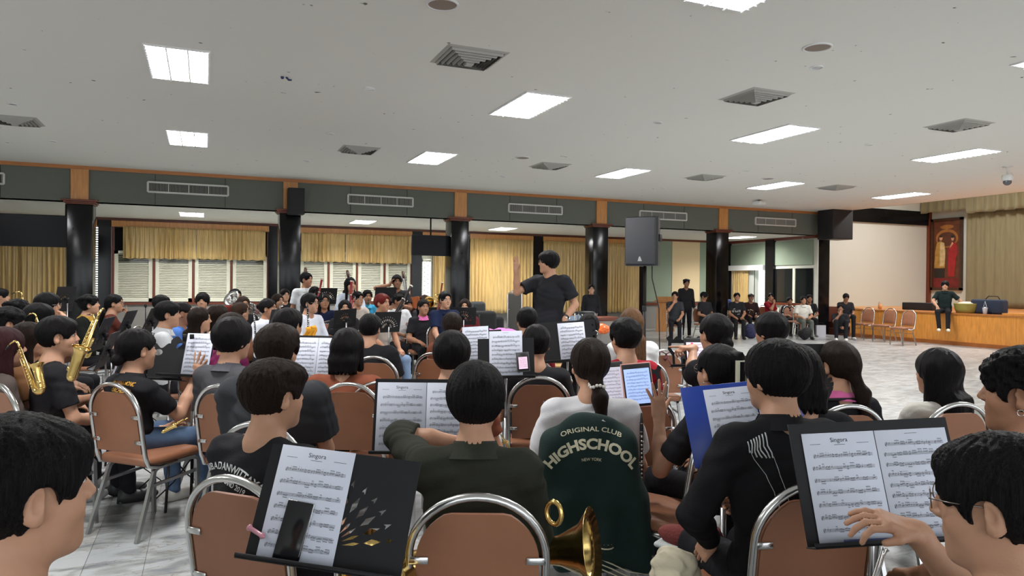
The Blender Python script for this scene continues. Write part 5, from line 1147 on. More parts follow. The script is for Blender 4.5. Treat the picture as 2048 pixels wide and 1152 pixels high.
# worn patch
c10 = CH['C10']; mb = MB(); rs = random.Random(4)
for k in range(7): x = .03+.017*k; mb.add([(x-.009, -.307, .745), (x+.009, -.307, .745), (x+.005, -.313, .775+.015*rs.random()), (x, -.314, .785+.02*rs.random()), (x-.006, -.312, .77)], [(0, 1, 2, 3, 4)])
mb.build('worn_patch', WTXT, c10)
# ------------------------------------------------------------------ instruments
def frame(T, Bt, side, L):
    """local -z runs from T to Bt over length L; x towards side"""
    T = Vector(T); Bt = Vector(Bt); z = (T-Bt); s = z.length/L; z.normalize(); x = Vector(side); x = (x-z*x.dot(z)).normalized(); y = z.cross(x)
    M = Matrix.Identity(4)
    for i in range(3): M[i][0] = x[i]*s; M[i][1] = y[i]*s; M[i][2] = z[i]*s; M[i][3] = T[i]
    return M
IR = Vector(RT); IF = Vector(fw)
def iroot(name, M, label, cat, group=None):
    o = empty(name, (0, 0, 0), 0, label, cat, group); o.matrix_world = M; return o
def sax(T, Bt, side, label):
    r = iroot('saxophone', frame(T, Bt, side, .62), label, 'saxophone', 'gold saxophones')
    mb = MB(); P = [(0, 0, -.02), (0, 0, -.50)]+[(.045-.045*math.cos(a), 0, -.50-.045*math.sin(a)) for a in np.linspace(.3, math.pi-.2, 7)]
    mb.tube(P, [.011, .029]+[.031+.001*i for i in range(7)], 12); mb.build('body', BRASS, r)
    mb = MB(); mb.lathe([(0, .036), (.12, .040), (.20, .046), (.235, .058), (.25, .072), (.248, .070), (.20, .042), (.1, .036)], (.09, 0, -.52), (.16, 0, 1), 18); mb.build('bell', BRASS, r)
    mb = MB(); mb.tube([(0, 0, -.03), (0, 0, .02), (-.03, 0, .06), (-.09, 0, .065), (-.13, 0, .05)], [.012, .012, .011, .009, .008], 8); mb.build('neck', BRASS, r)
    mb = MB(); mb.tube([(-.125, 0, .052), (-.19, 0, .03)], [.011, .006], 8); mb.build('mouthpiece', BLACKP, r)
    mb = MB()
    for k in range(13): z = -.06-.034*k; mb.lathe([(0, .013), (.006, .013), (.008, .001)], (.0, -.014-.001*k, z), (.2*(k % 2), -1, 0), 10)
    for k in range(4): mb.lathe([(0, .020), (.006, .020), (.008, .001)], (.115, -.03+.02*(k % 2), -.47+.055*k), (.9, -.5, 0), 10)
    for s in (-.016, .016): mb.tube([(s, -.024, -.05), (s*1.4, -.036, -.48)], .0028, 5)
    mb.tube([(.02, -.02, -.3), (.06, -.03, -.30), (.09, -.04, -.26)], .004, 5); mb.build('keys', BRASS, r); return r
def clarinet(T, Bt, label, group='clarinets'):
    r = iroot('clarinet', frame(T, Bt, IR, .66), label, 'clarinet', group)
    mb = MB(); mb.lathe([(0, .004), (.0, .006), (.06, .011), (.09, .014), (.58, .0155), (.62, .020), (.655, .032), (.66, .034), (.655, .028)], (0, 0, 0), (0, 0, -1), 14); mb.build('body', BLACKP, r)
    mb = MB()
    for z in (.07, .13, .155, .35, .365, .56): mb.lathe([(0, .0165), (.005, .0165)], (0, 0, -z), (0, 0, -1), 12)
    mb.lathe([(0, .0335), (.004, .035)], (0, 0, -.652), (0, 0, -1), 14)
    for k in range(13): z = -.17-.029*k; mb.lathe([(0, .008), (.004, .008), (.005, .001)], (.0, -.015, z), (0, -1, 0), 8)
    mb.tube([(.012, -.014, -.2), (.014, -.016, -.54)], .0018, 4); mb.build('keys', SILVER, r); return r
def bassoon(T, Bt, m, label):
    r = iroot('bassoon', frame(T, Bt, IR, 1.3), label, 'bassoon', 'bassoons')
    mb = MB(); mb.lathe([(0, .026), (.0, .031), (.05, .024), (.30, .021), (.32, .026), (.80, .028), (.82, .036), (1.28, .036), (1.3, .02)], (0, 0, 0), (0, 0, -1), 14); mb.tube([(.05, 0, -.42), (.045, 0, -.85)], .018, 10); mb.build('body', m, r)
    mb = MB()
    for z in (.30, .80, 1.26): mb.lathe([(0, .0375), (.02, .0375)], (0, 0, -z), (0, 0, -1), 14)
    mb.tube([(.05, 0, -.43), (.05, 0, -.36), (.07, -.03, -.33), (.12, -.12, -.34), (.15, -.22, -.40)], .004, 6)
    for k in range(12): mb.lathe([(0, .010), (.005, .010)], (.0, -.03, -.36-.07*k), (0, -1, 0), 8)
    mb.build('keys', SILVER, r); mb = MB(); mb.lathe([(0, .0325), (.022, .031)], (0, 0, -.0), (0, 0, -1), 14); mb.build('bell_ring', mat('ivory', S(225, 220, 205), .4), r); return r
sax(PD(196, 632, 4.0), PD(140, 772, 3.95), IR*.3-IF, 'gold alto saxophone held by the person with a neck strap')
sax(PD(38, 690, 4.25), PD(78, 800, 4.2), IR-IF*.3, 'gold tenor saxophone with a long neck at the left edge')
sax(PD(188, 640, 8.6), PD(166, 720, 8.6), IR-IF*.5, 'gold saxophone of the person in uniform with gold trim')
sax(PD(372, 838, 4.0), PD(318, 868, 3.9), -IF+IR*.2, 'gold saxophone lying across the jeans of the raised-hand person')
sax(PD(72, 632, 5.4), PD(92, 700, 5.4), IR, 'gold saxophone neck among the dark heads at the left')
sax(PD(44, 590, 8.2), PD(50, 660, 8.2), IR, 'gold instrument keys in front of the long gold curtain')
clarinet(PD(1283, 826, 3.5), PD(1283, 1010, 3.5), 'black clarinet standing upright beside the raised left hand')
clarinet(PD(937, 672, 6.1), PD(932, 775, 6.1), 'black clarinet held up beside the grey perforated stand')
clarinet(PD(615, 606, 8.6), PD(618, 700, 8.6), 'black clarinet held with a yellow cloth')
clarinet(PD(507, 607, 9.0), PD(512, 690, 9.0), 'black clarinet with silver keys beside the brown-haired profile')
clarinet(PD(794, 690, 8.4), PD(794, 735, 8.4), 'clarinet lower joint near the blue jeans')
RB = mat('red_lacquer', S(140, 36, 40), .25, spec=.6, var=.1); DB = mat('dark_lacquer', S(26, 20, 20), .25); MBR = mat('brown_lacquer', S(110, 48, 32), .25)
bassoon(PD(644, 557, 11.6), PD(622, 670, 11.6), RB, 'red bassoon leaning in front of the second shuttered window'); bassoon(PD(703, 561, 11.4), PD(697, 680, 11.4), RB, 'red bassoon upright before the standing person with a headband')
bassoon(PD(823, 571, 10.6), PD(755, 690, 10.2), DB, 'tall black bassoon played by the older person in white'); bassoon(PD(885, 564, 10.9), PD(868, 665, 10.9), MBR, 'brown bassoon beside the navy shirt')
def dbass(px, py, D, lean, m, label, low=False):
    T = Vector(PD(px, py, D)); fl = Vector((T.x, T.y, .04))+IR*lean-IF*.05; r = iroot('double_bass', frame(T, fl, IR, 1.8), label, 'double bass', 'double basses')
    L1 = []
    for t in np.linspace(0, 1, 24):
        w = .18+.075*math.cos(t*2*math.pi*1.02+.2) if t < .5 else .20+.12*math.sin((t-.42)*math.pi*1.2); w = {True: .10+.8*t, False: w}[t < .1]; L1.append((w*.95, -.72-t*1.02))
    me = poly2d([[(x, y) for x, y in L1]+[(-x, y) for x, y in L1[::-1]]], .19, 'bass'); V = np.array([v.co[:] for v in me.vertices]); Fc = [list(p.vertices) for p in me.polygons]; bpy.data.meshes.remove(me)
    mb = MB(); mb.add([(a, -c, b) for a, b, c in V], Fc); mb.build('body', m, r)
    mb = MB(); mb.tube([(0, -.05, -.12), (0, -.07, -.75)], .026, 8, flat=.7); mb.rbox((-.025, -.11, -1.2), (.025, -.08, -.12), .008, seg=2); mb.build('neck', DB, r)
    mb = MB(); mb.tube([(0, -.05, -.14), (0, -.04, -.04), (0, -.01, 0), (0, .03, -.02), (0, .02, -.05), (0, 0, -.035)], [.024, .026, .028, .024, .018, .012], 8)
    for k in range(4): mb.tube([(-.06, -.05, -.07-.03*k), (.06, -.05, -.07-.03*k)], .006, 6)
    mb.build('scroll', m, r); mb = MB()
    for k in range(4): mb.tube([(-.012+.008*k, -.115, -.13), (-.03+.02*k, -.16, -1.15), (-.02+.013*k, -.13, -1.5)], .0016, 4)
    mb.build('strings', STEEL, r)
BW = wood('bass_wood', S(60, 34, 22), (3, 3, 3)); BO = wood('bass_orange', S(176, 92, 44), (3, 3, 3))
dbass(611, 537, 13.4, .12, BW, 'dark double bass held by the standing person in a white shirt'); dbass(695, 543, 13.8, .5, BW, 'dark double bass held by the standing person with a headband'); dbass(806, 545, 13.7, .35, BW, 'dark double bass beside the hand-at-ear player')
o = Vector(PD(826, 606, 13.0)); r = iroot('cello', frame(o+IR*.35+Vector((0, 0, .02)), o-IR*.45, Vector((0, 0, 1)), 1.2), 'orange-brown cello lying on its side below the dark column', 'cello'); L1 = [(.10+.11*math.sin(t*3.1)+.045*math.cos(t*6.28*1.5), -.35-t*.8) for t in np.linspace(0, 1, 20)]
me = poly2d([[(x, y) for x, y in L1]+[(-x, y) for x, y in L1[::-1]]], .13, 'cello'); V = np.array([v.co[:] for v in me.vertices]); Fc = [list(p.vertices) for p in me.polygons]; mb = MB(); mb.add([(a, -c, b) for a, b, c in V], Fc); mb.build('body', BO, r); mb = MB(); mb.tube([(0, 0, 0), (0, 0, -.4)], .02, 8); mb.build('neck', DB, r)
def brass(M, m, label, name='euphonium', cat='euphonium'):
    r = iroot(name, M, label, cat); mb = MB(); mb.lathe([(0, .018), (.20, .030), (.34, .055), (.41, .095), (.44, .142), (.436, .138), (.40, .088), (.3, .04)], (0, 0, -.44), (0, 0, 1), 24); mb.build('bell', m, r)
    mb = MB(); P = [(0, 0, -.40), (0, 0, -.60)]+[(.07-.07*math.cos(a), 0, -.62-.07*math.sin(a)) for a in np.linspace(.3, 2.9, 7)]+[(.14, 0, -.30), (.17, .02, -.24), (.21, .02, -.28), (.21, .02, -.55)]
    mb.tube(P, [.02, .03]+[.032]*7+[.016, .014, .013, .012], 10); mb.build('tubing', m, r)
    mb = MB()
    for k in range(3): mb.lathe([(0, .013), (.18, .013), (.18, .015), (.19, .015), (.20, .003), (.22, .003), (.22, .01), (.225, .001)], (.07+.001*k, -.05+.035*k, -.55), (0, 0, 1), 10)
    mb.build('valves', m, r); return r
def mz(o, z, x, s=1.0):
    z = Vector(z).normalized(); x = Vector(x); x = (x-z*x.dot(z)).normalized(); y = z.cross(x); M = Matrix.Identity(4)
    for i in range(3): M[i][0] = x[i]*s; M[i][1] = y[i]*s; M[i][2] = z[i]*s; M[i][3] = o[i]
    return M
UPV = Vector((0, 0, 1))
brass(mz(PD(1186, 1098, 2.45), IR*.95-IF*.28+UPV*.15, -IF), BRASS, 'gold euphonium bell pointing right beside the varsity jacket')
mb = MB(); c = Vector(PD(1108, 1026, 2.2)); mb.tube([c+(IR*math.cos(t)*.022-IF*math.cos(t)*.02+UPV*math.sin(t)*.035) for t in np.linspace(0, 6.28, 16)[:-1]], .008, 8, closed=True); o = mb.build('tuning_slide', BRASS); tag(o, 'small gold brass loop at the elbow of the olive shirt', 'tuning slide')
brass(mz(PD(760, 1150, 2.0), IR*.6-IF*.3+UPV*.55, -IF), BRASS, 'gold euphonium bell below the nearest music stand')
brass(mz(PD(462, 596, 11.6), -IR*.3-IF*.7+UPV*.5, IR), SILVER, 'silver euphonium at the shoulder of the player under the shutter')
brass(mz(PD(858, 606, 13.2), -IR*.4-IF*.8+UPV*.1, UPV, .9), BRASS, 'round gold french horn beside the brown bassoon', 'french_horn', 'french horn')
def trumpet(T, Bt, m, label):
    r = iroot('trumpet', frame(T, Bt, IR, .48), label, 'trumpet'); mb = MB(); mb.lathe([(-.48, .062), (-.475, .058), (-.44, .034), (-.36, .014), (-.1, .007), (.0, .006)], (0, .03, 0), (0, 0, 1), 16); mb.build('bell', m, r)
    mb = MB(); mb.lathe([(0, .0135), (-.004, .0135), (-.012, .007), (-.03, .005), (-.085, .006)], (0, 0, 0), (0, 0, 1), 16); mb.build('mouthpiece', SILVER, r)
    mb = MB(); mb.tube([(0, 0, -.08), (0, 0, -.40), (0, .012, -.42), (0, .03, -.40), (0, .03, -.1)], .0065, 8)
    for k in range(3): mb.lathe([(0, .009), (.11, .009), (.13, .003), (.135, .009), (.138, .001)], (0, -.03, -.2-.024*k), (0, 1, 0), 10) if False else mb.tube([(-.05, .015, -.2-.026*k), (.06, .015, -.2-.026*k)], .009, 8)
    mb.build('tubing', m, r)
trumpet(PD(1772, 1098, 1.75), PD(1700, 1330, 1.65), SILVER, 'silver trumpet with its mouthpiece up under the lower right stand'); trumpet(PD(1000, 868, 2.7), PD(1022, 905, 2.75), BRASS, 'small gold trumpet bell beyond the olive shirt'); trumpet(PD(566, 606, 12.6), PD(556, 618, 12.3), SILVER, 'small silver trumpet raised in front of the dark column')
mb = MB(); rs = np.random.default_rng(3); G = []; n = 7
c = Vector(PD(620, 668, 8.5))
for i in range(n):
    for j in range(n): u = i/(n-1)-.5; v = j/(n-1); G.append(c+IR*(u*.12*(1+v*.5)+.02*math.sin(v*7))+UPV*(.09-v*.20+.03*u)-IF*(.025*math.sin(u*14+v*4)))
mb.add([tuple(p) for p in G], [(i*n+j, i*n+j+1, (i+1)*n+j+1, (i+1)*n+j) for i in range(n-1) for j in range(n-1)], True); o = mb.build('cleaning_cloth', mat('yellow_cloth', S(226, 160, 40), .8)); tag(o, 'bright yellow cleaning cloth wrapped round a clarinet', 'cloth'); md = o.modifiers.new('thick', 'SOLIDIFY'); md.thickness = .006
# ------------------------------------------------------------------ loudspeakers and screens
p = PD(1290, 484, 9.8); r = empty('loudspeaker', tuple(p), -math.radians(rel(207)), 'tall black loudspeaker on a pole stand above the band', 'loudspeaker')
L = [(-.20, .22), (.20, .22), (.23, .17), (.17, -.14), (.10, -.22), (-.10, -.22), (-.17, -.14), (-.23, .17)]
me = poly2d([L], .66, 'cab'); V = np.array([v.co[:] for v in me.vertices]); Fc = [list(q.vertices) for q in me.polygons]; mb = MB(); mb.add(V, Fc); mb.build('cabinet', BLACKP, r)
mb = MB(); mb.rbox((-.205, .205, -.315), (.205, .235, .315), .02); mb.build('grille', mat('speaker_grille', (.03, .032, .04, 1), .5, bump=.5, bscale=500), r)
mb = MB(); mb.rbox((-.235, -.02, .0), (-.20, .10, .10), .01); mb.build('handle', BLACKM, r); mb = MB(); mb.add([(-.03, .237, -.27), (.03, .237, -.27), (.012, .237, -.21), (-.004, .237, -.205)], [(0, 1, 2, 3), (3, 2, 1, 0)]); mb.build('badge', WTXT, r)
r2 = empty('speaker_stand', (p[0], p[1], 0), 0, 'black tripod pole stand carrying the tall loudspeaker', 'speaker stand'); mb = MB(); mb.tube([(0, 0, p[2]-.33), (0, 0, 1.2)], .018); mb.tube([(0, 0, 1.25), (0, 0, .25)], .024); mb.build('pole', BLACKM, r2); mb = MB(); mb.lathe([(0, .03), (.07, .03)], (0, 0, 1.2), (0, 0, 1)); mb.build('collar', BLACKP, r2)
for k in range(3): a = 2.1*k+.9; mb = MB(); mb.tube([(0, 0, .75), (.5*math.cos(a), .5*math.sin(a), .015)], .014); mb.build('leg', BLACKM, r2)
mb = MB(); mb.tube([p+np.array([.05, -.1, -.1]), p+np.array([.02, -.15, -.5]), p+np.array([.10, -.2, -.9]), (p[0]+.12, p[1]-.2, .6), (p[0]+.2, p[1]-.4, .02), (p[0]+1.2, p[1]+.3, .012), (p[0]+1.5, p[1]+2.2, .012)], .008, 6); tag(mb.build('cable', BLACKP), 'black cable hanging from the tall loudspeaker to the floor', 'cable')
def spk(px, py, Y, w, h, d, lab, rz=0):
    q = PY(px, py, Y); r = empty('wall_speaker', tuple(q), rz, lab, 'loudspeaker'); mb = MB(); mb.rbox((-w/2, 0, -h/2), (w/2, d, h/2), .015); mb.build('cabinet', BLACKP, r); mb = MB(); mb.rbox((-w/2+.02, -.012, -h/2+.02), (w/2-.02, .01, h/2-.02), .008); mb.build('grille', mat('speaker_grille', (.012, .012, .014, 1), .7, bump=.5, bscale=500), r)
spk(593, 402, YB-.35, .36, .60, .28, 'small black wall speaker on the second wooden post')
spk(1686, 446, YB-.9, .85, 1.0, .6, 'big black subwoofer box hung in the corner above the stage wall')
def tv(px, py, Y, w, h, lab, rz=0):
    q = PY(px, py, Y); r = empty('television', tuple(q), rz, lab, 'television', 'televisions hung from the soffit'); mb = MB(); mb.rbox((-w/2, 0, -h/2), (w/2, .05, h/2), .01); mb.build('case', BLACKP, r); mb = MB(); mb.box((-w/2+.015, -.003, -h/2+.015), (w/2-.015, 0, h/2-.015)); mb.build('screen', mat('tv_screen', (.008, .008, .01, 1), .3, spec=.12), r); mb = MB(); mb.tube([(w/2-.05 if px < 200 else 0, .08, 0), (w/2-.05 if px < 200 else 0, .08, ZS-q[2])], .02); mb.build('bracket', BLACKM, r)
tv(60, 461, YB+.7, 1.38, .68, 'large dark television hung at the far left before gold curtains'); tv(863, 491, YB+.2, 1.02, .52, 'dark television hung beside the third black column')
# ------------------------------------------------------------------ furniture and clutter in the middle
p = PZ(1330, 659, 0)*[.965, .965, 1]; r = empty('lectern', (p[0], p[1], 0), -math.radians(rel(190)), 'light wooden lectern by the green and cream panels', 'lectern'); mb = MB()
mb.add([(-.30, -.22, 0), (.30, -.22, 0), (.25, -.18, .98), (-.25, -.18, .98), (-.30, .24, 0), (.30, .24, 0), (.25, .20, .98), (-.25, .20, .98)], [(0, 1, 2, 3), (4, 7, 6, 5), (0, 4, 5, 1), (1, 5, 6, 2), (0, 3, 7, 4), (3, 2, 6, 7)]); mb.build('body', WOOD, r)
mb = MB(); mb.rbox((-.36, -.26, .98), (.36, .28, 1.02), .01); mb.add([(-.3, -.2, 1.02), (.3, -.2, 1.02), (.3, .24, 1.16), (-.3, .24, 1.16), (-.3, .24, 1.02), (.3, .24, 1.02)], [(0, 1, 2, 3), (0, 3, 4), (1, 5, 2), (3, 2, 5, 4)]); mb.build('top', WOOD, r)
p = PD(1096, 700, 8.2); r = empty('podium', (p[0], p[1], 0), -math.radians(rel(0)), 'low dark conductor podium under the conductor', 'podium'); mb = MB(); mb.rbox((-.5, -.5, 0), (.5, .5, .20), .01); mb.build('box', DKCLOTH, r)
p = PD(1029, 640, 15.5); r = empty('flight_case', (p[0], p[1], 0), -.4, 'tall dark grey flight case with a crumpled cloth on top', 'case'); h_ = PD(1029, 588, 15.5)[2]; mb = MB(); mb.rbox((-.155, -.2, 0), (.155, .2, h_), .012); mb.build('box', mat('case_grey', S(58, 56, 52), .6), r); mb = MB()
for s in (-1, 1): mb.rbox((s*.150-.012, -.208, 0), (s*.150+.012, -.192, h_+.004), .004, seg=1)
mb.build('edge', STEEL, r)
for z in (.2, .6, 1.0): mb = MB(); mb.ball((-.12, -.21, z), .012); mb.ball((.12, -.21, z), .012); mb.build('latch', STEEL, r)
CL = lambda c: mat('bundle_cloth', c, .85, bump=.4, bscale=40)
def lump(px, py, D, r3, col, name, label, cat, seed=0, onfloor=True, m=None, vs=.012):
    p = PD(px, py, D); z0 = 0 if onfloor else p[2]-r3[2]; rs = np.random.default_rng(seed); pr_ = []
    for i in range(6): o = rs.uniform(-.5, .5, 3)*np.array(r3)*[1, 1, .6]; pr_.append(el(np.array([0, 0, r3[2]*.8])+o, np.array(r3)*rs.uniform(.45, .75, 3), k=.04))
    def post(P, d): d = d+.008*np.sin(45*P[:, 0]+5*np.sin(30*P[:, 2]))*np.sin(38*P[:, 1]+4*np.sin(25*P[:, 0])); return np.maximum(d, -P[:, 2])
    me = mesh_sdf(pr_, vs, post, name=name, m=m or CL(col)); o = link(name, me); o.location = (p[0], p[1], z0); return tag(o, label, cat)
lump(1029, 585, 15.5, (.15, .13, .07), S(160, 152, 138), 'cloth_bundle', 'crumpled beige cloth on top of the tall flight case', 'cloth', 1, False)
for i, (px, pt, D, w, c, lb) in enumerate([(955, 603, 13.5, .30, S(56, 58, 60), 'grey upright instrument case beside the maroon top'), (968, 622, 12.5, .42, S(24, 24, 27), 'black soft instrument case with shoulder straps'), (990, 632, 12.8, .28, S(20, 20, 22), 'narrow black bag leaning beside the black soft case')]):
    t = PD(px, pt, D); r = empty('instrument_case', (t[0], t[1], 0), -.4+.2*i, lb, 'case', 'instrument cases behind the band'); mb = MB(); mb.rbox((-w/2, -.14, 0), (w/2, .14, t[2]), .07, seg=4); mb.build('shell', CL(c), r); mb = MB(); mb.rbox((-w/2+.05, -.16, .1), (w/2-.05, -.12, t[2]*.55), .03); mb.build('pocket', CL(c), r); mb = MB(); mb.tube([(-w/4, -.15, t[2]*.95), (-w/4, -.19, t[2]*.7), (-w/4, -.15, .3)], .015, 6, flat=.4); mb.build('strap', BLACKM, r)
for px, py, D, rz, lb in [(1000, 660, 11.7, .2, 'sheet of pink paper lying behind the floor bags, upper one'), (1010, 672, 11.5, -.3, 'sheet of pink paper lying behind the floor bags, lower one')]:
    p = PD(px, py, D); mb = MB(); G = [(-.16+.08*i, (-.12+.08*j)*1.0, .30*j/3+.02*math.sin(i*2+j)) for i in range(5) for j in range(4)]; mb.add(G, [(i*4+j, i*4+j+1, (i+1)*4+j+1, (i+1)*4+j) for i in range(4) for j in range(3)], True); o = mb.build('pink_paper', mat('pink_paper', S(224, 130, 205), .7)); o.location = (p[0], p[1], .51); o.rotation_euler = (0, 0, rz-.4); tag(o, lb, 'paper'); o.modifiers.new('t', 'SOLIDIFY').thickness = .004
p = PD(985, 652, 11.8); r = empty('bench', (p[0], p[1], 0), -.4, 'low dark bench carrying bags and pink paper behind the band', 'bench'); mb = MB(); mb.rbox((-.5, -.25, .40), (1.0, .3, .50), .02); mb.build('top', BLACKP, r)
for a in (-.45, .95):
    for b_ in (-.2, .25): mb = MB(); mb.tube([(a, b_, 0), (a, b_, .42)], .02); mb.build('leg', STEEL, r)
lump(990, 690, 9.8, (.42, .2, .36), S(16, 16, 18), 'duffel_bag', 'black duffel bag pile behind the open page stand', 'bag', 2)
p = PD(1160, 686, 7.5); r = empty('folding_table', (p[0], p[1], 0), -math.radians(rel(0)), 'light wooden folding table below the conductor carrying black cases', 'table'); mb = MB(); mb.rbox((-.62, -.25, .70), (.62, .25, .73), .006); mb.build('top', wood('table_wood', S(196, 160, 110), (1, 8, 8)), r)
for a in (-.55, .55):
    for b_ in (-.2, .2): mb = MB(); mb.tube([(a, b_, 0), (a, b_, .70)], .014); mb.build('leg', STEEL, r)
for px, lb in ((1107, 'black cylindrical case on the table, left one'), (1205, 'black cylindrical case on the table, right one')):
    q = PD(px, 0, 7.5); q = PD(px, 672, 7.5); mb = MB(); a = np.array([math.cos(YAW), -math.sin(YAW), 0]); c = np.array([q[0], q[1], .79]); mb.tube([c-a*.22, c-a*.2, c+a*.2, c+a*.22], [.04, .058, .058, .04], 14); o = mb.build('cylinder_case', BLACKP); tag(o, lb, 'case')
def fstool(px, pt, D, lab):
    t = PD(px, pt, D); r = empty('folding_stool', (t[0], t[1], 0), -math.radians(rel(20)), lab, 'stool', 'chrome folding stools near the conductor'); z = t[2]
    mb = MB(); mb.lathe([(0, .001), (0, .17), (.015, .185), (.035, .18), (.045, .15), (.05, .001)], (0, 0, z-.05), (0, 0, 1), 20); mb.build('seat', BLACKP, r)
    for s in (-1, 1):
        for q in (-1, 1): mb = MB(); mb.tube([(s*.16, q*.14, z-.04), (s*.17, -q*.20, .0)], .011); mb.build('leg', CHROME, r)
    mb = MB(); mb.tube([(-.17, -.1, .3), (.17, -.1, .3)], .009); mb.build('rung', CHROME, r)
fstool(1152, 624, 14, 'black round folding stool with chrome legs right of the conductor'); fstool(1170, 622, 13.4, 'second black folding stool with chrome legs right of the conductor')
lump(1205, 655, 14.5, (.16, .12, .13), S(222, 104, 44), 'plastic_bag', 'orange plastic bag on the low grey block', 'bag', 5, False, mat('orange_plastic', S(222, 104, 44), .3))
p = PD(1208, 640, 15); r = empty('plinth_block', (p[0], p[1], 0), -.1, 'grey plinth block with red-brown top beside the narrow curtain', 'plinth'); mb = MB(); mb.rbox((-.25, -.2, 0), (.2, .2, .80), .01); mb.build('body', ROUGHW, r); mb = MB(); mb.rbox((-.27, -.22, .80), (.22, .22, .88), .01); mb.build('top', REDW, r)
lump(1225, 668, 14.8, (.28, .2, .16), S(18, 18, 20), 'backpack', 'black backpack on the floor beside the grey plinth', 'bag', 6)
lump(820, 742, 8.6, (.22, .18, .11), S(60, 74, 104), 'backpack', 'blue denim bag on the floor in the clutter', 'bag', 7); lump(845, 745, 8.4, (.16, .14, .10), S(190, 190, 186), 'plastic_bag', 'white plastic bag on the floor beside the bottle', 'bag', 8); lump(868, 738, 8.8, (.14, .12, .10), S(172, 176, 172), 'plastic_bag', 'pale green plastic bag on the floor by the chair legs', 'bag', 9)
PET = mat('clear_plastic', (.75, .8, .85, 1), .08, trans=.85, spec=.5)
def bottle(c, h, lab):
    r = empty('water_bottle', c, 0, lab, 'bottle'); mb = MB(); mb.lathe([(0, .001), (0, .03), (h*.72, .031), (h*.85, .014), (h*.92, .012)], (0, 0, 0), (0, 0, 1), 14); mb.build('body', PET, r); mb = MB(); mb.lathe([(0, .014), (h*.08, .014), (h*.081, .001)], (0, 0, h*.92), (0, 0, 1), 12); mb.build('cap', WTXT, r)
q = PZ(838, 752, 0); bottle((q[0], q[1], 0), .23, 'clear water bottle standing on the floor clutter')
# right side clutter
q = PZ(1500, 668, 0); lump(1500, 655, 21.0, (.22, .16, .26), S(34, 36, 70), 'backpack', 'navy backpack between the seated people near the doorway', 'bag', 11); lump(1612, 668, 20.6, (.20, .14, .22), S(14, 14, 15), 'handbag', 'black bag under the chair of the white shirt near the stage', 'bag', 12)
q = PD(1455, 608, 22.6); mb = MB(); mb.rbox((-.12, -.04, -.14), (.12, .04, .14), .03); o = mb.build('blue_bag', mat('blue_bag', S(60, 90, 170), .6)); o.location = tuple(q); tag(o, 'small blue bag behind the black T-shirt with lettering', 'bag')
q = PZ(1641, 674, 0); r = empty('paper_bag', tuple(q), -.4, 'white paper carrier bag beside the dark stage steps', 'bag'); mb = MB(); mb.add([(-.14, -.06, 0), (.14, -.06, 0), (.14, -.05, .36), (-.14, -.05, .36), (-.14, .06, 0), (.14, .06, 0), (.14, .05, .36), (-.14, .05, .36)], [(0, 1, 2, 3), (4, 7, 6, 5), (0, 4, 5, 1), (1, 5, 6, 2), (0, 3, 7, 4)]); mb.build('bag', mat('bag_paper', S(200, 200, 210), .7), r); mb = MB(); mb.tube([(-.06, -.05, .36), (-.05, -.05, .44), (.05, -.05, .44), (.06, -.05, .36)], .004, 5); mb.build('handle', BLACKM, r)
a = PX(1660, 640, XE+.1); q = PZ(1652, 665, 0); r = empty('side_cabinet', (q[0]-.15, q[1]-.1, 0), -.2, 'dark red-brown wooden cabinet beside the last black column', 'cabinet'); mb = MB(); mb.rbox((-.35, -.25, 0), (.35, .25, .88), .01); mb.build('body', wood('cab_wood', S(92, 44, 28), (3, 3, 1)), r); mb = MB(); mb.rbox((-.30, -.262, .06), (.30, -.25, .82), .005); mb.build('door', wood('cab_wood', S(92, 44, 28), (3, 3, 1)), r)
# things on the stage edge
def onstage(px, back=.25): q = PX(px, 620, XR+back); return np.array([q[0], q[1], SZ+.015])
q = onstage(1935, .30); r = empty('wicker_basket', tuple(q), 0, 'round yellow-green basket on the stage edge', 'basket'); mb = MB(); mb.lathe([(0, .001), (0, .24), (.10, .30), (.24, .32), (.26, .33), (.24, .30), (.05, .22), (.04, .001)], (0, 0, 0), (0, 0, 1), 22); mb.build('bowl', mat('basket_green', S(150, 138, 66), .6, bump=.4, bscale=60), r); mb = MB(); mb.ball((0, 0, .24), (.26, .26, .07)); mb.build('contents', CL(S(205, 200, 180)), r)
q = onstage(1978, .35); r = empty('tote_bag', tuple(q), math.pi/2, 'wide navy blue bag on the stage edge', 'bag'); mb = MB(); mb.rbox((-.42, -.14, 0), (.42, .14, .38), .06, seg=4); mb.build('shell', CL(S(30, 40, 60)), r); mb = MB(); mb.tube([(-.2, -.14, .36), (-.12, -.16, .46), (.12, -.16, .46), (.2, -.14, .36)], .012, 6); mb.build('handle', BLACKM, r)
q = onstage(1970, .08); r = empty('iced_drink_cup', tuple(q), 0, 'clear plastic cup in a carrier in front of the navy bag', 'cup'); mb = MB(); mb.lathe([(0, .001), (0, .045), (.16, .06), (.165, .062), (.165, .03), (.19, .001)], (0, 0, 0), (0, 0, 1), 14); mb.build('cup', mat('cup', S(200, 205, 215), .3, spec=.5), r); mb = MB(); mb.tube([(0, -.06, .12), (0, 0, .33), (0, .06, .12)], .006, 5); mb.build('carrier', WTXT, r)
q = onstage(1726, .6); bottle((q[0]+.3, SY0-.3, SZ+.015), .24, 'clear water bottle on the far end of the stage'); r = empty('iced_drink_cup', (XR+.4, SY0-.75, SZ+.015), 0, 'orange iced drink cup on the far end of the stage', 'cup'); mb = MB(); mb.lathe([(0, .001), (0, .04), (.15, .055), (.155, .001)], (0, 0, 0), (0, 0, 1), 14); mb.build('cup', mat('iced_tea', S(214, 150, 90), .3), r)
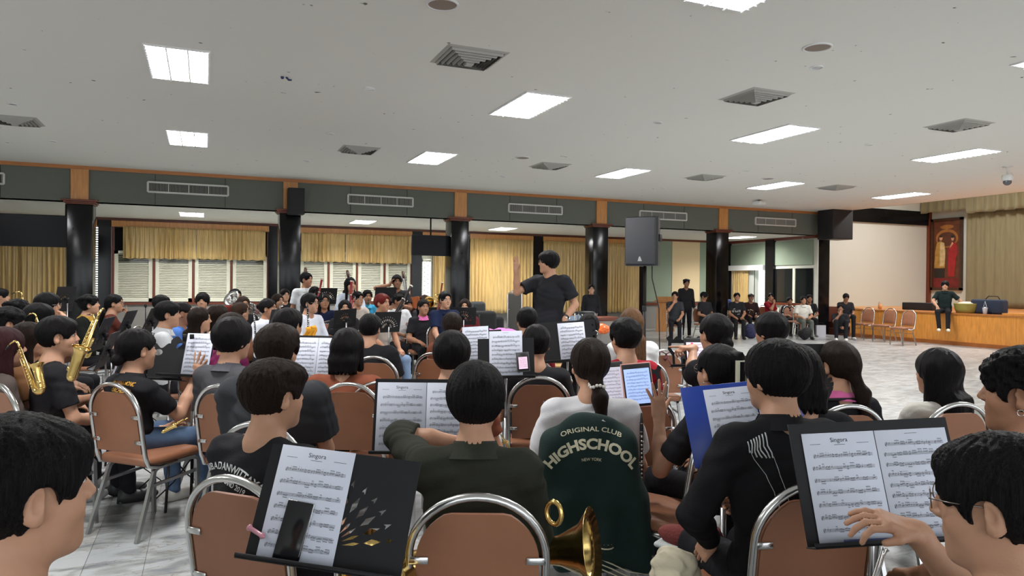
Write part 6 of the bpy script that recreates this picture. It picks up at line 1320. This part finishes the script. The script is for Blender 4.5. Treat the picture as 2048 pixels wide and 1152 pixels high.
q = onstage(1843, 1.2); r = empty('amplifier', tuple(q), math.pi/2, 'low dark audio unit on the stage left of the seated person', 'amplifier'); mb = MB(); mb.rbox((-.5, -.2, 0), (.5, .2, .22), .02); mb.build('case', BLACKP, r); mb = MB(); mb.rbox((-.45, -.212, .04), (.45, -.2, .18), .004); mb.build('front', REDW, r)
# near floor things
q = PD(1250, 1010, 2.75)
lump(1338, 1140, 2.55, (.09, .09, .11), S(196, 188, 164), 'cloth_bag', 'cream cloth bag hanging by the chrome chair leg, right of the jacket', 'bag', 14, False, vs=.006); lump(1225, 1075, 3.0, (.14, .10, .09), S(214, 214, 212), 'plastic_bag', 'crumpled white plastic bag under the varsity jacket', 'bag', 15, vs=.008)
for px, py, D, rz, lb in [(1392, 1075, 2.95, .5, 'red mesh sneaker under the chair of the big hair clip')]:
    p = PD(px, py, D); me = mesh_sdf([el((0, .03, .05), (.045, .14, .05), k=.01), el((0, -.06, .07), (.042, .06, .06), k=.02)], .006, lambda P, d: np.maximum(d, .005-P[:, 2]), name='sneaker', m=mat('red_mesh', S(116, 48, 44), .8, bump=.6, bscale=120)); o = link('sneaker', me); o.location = (p[0], p[1], max(0, p[2]-.06)); o.rotation_euler = (0, 0, rz); tag(o, lb, 'shoe')
    mb = MB(); mb.rbox((-.05, -.12, -.005), (.05, .17, .018), .012); mb.build('sole', WTXT, o)
# black clips on the page
p = PD(378, 672, 4.88)
for k, dx in enumerate((-.03, .02)): mb = MB(); mb.rbox((-.014, -.01, -.02), (.014, .01, .012), .003, seg=1); o = mb.build('binder_clip', BLACKM); o.location = tuple(Vector(p)+IR*dx); tag(o, ['small black clip on the page above the open hand, left one', 'small black clip on the page above the open hand, right one'][k], 'clip')
mb = MB(); q = PZ(235, 955, 0); bottle((q[0], q[1], 0), .20, 'clear bottle on the floor between the chair legs at the left')
p = PD(291, 648, 9.0); mb = MB(); mb.tube([p+[0, 0, .25], p, (p[0], p[1], .05)], .006); mb.lathe([(0, .005), (.03, .02), (.06, .005)], p+[0, 0, .2], (0, 0, 1)); mb.tube([(p[0]-.2, p[1], .02), (p[0]+.2, p[1], .02)], .01); tag(mb.build('instrument_peg', BLACKM), 'thin black instrument peg against the grey wall', 'instrument stand')
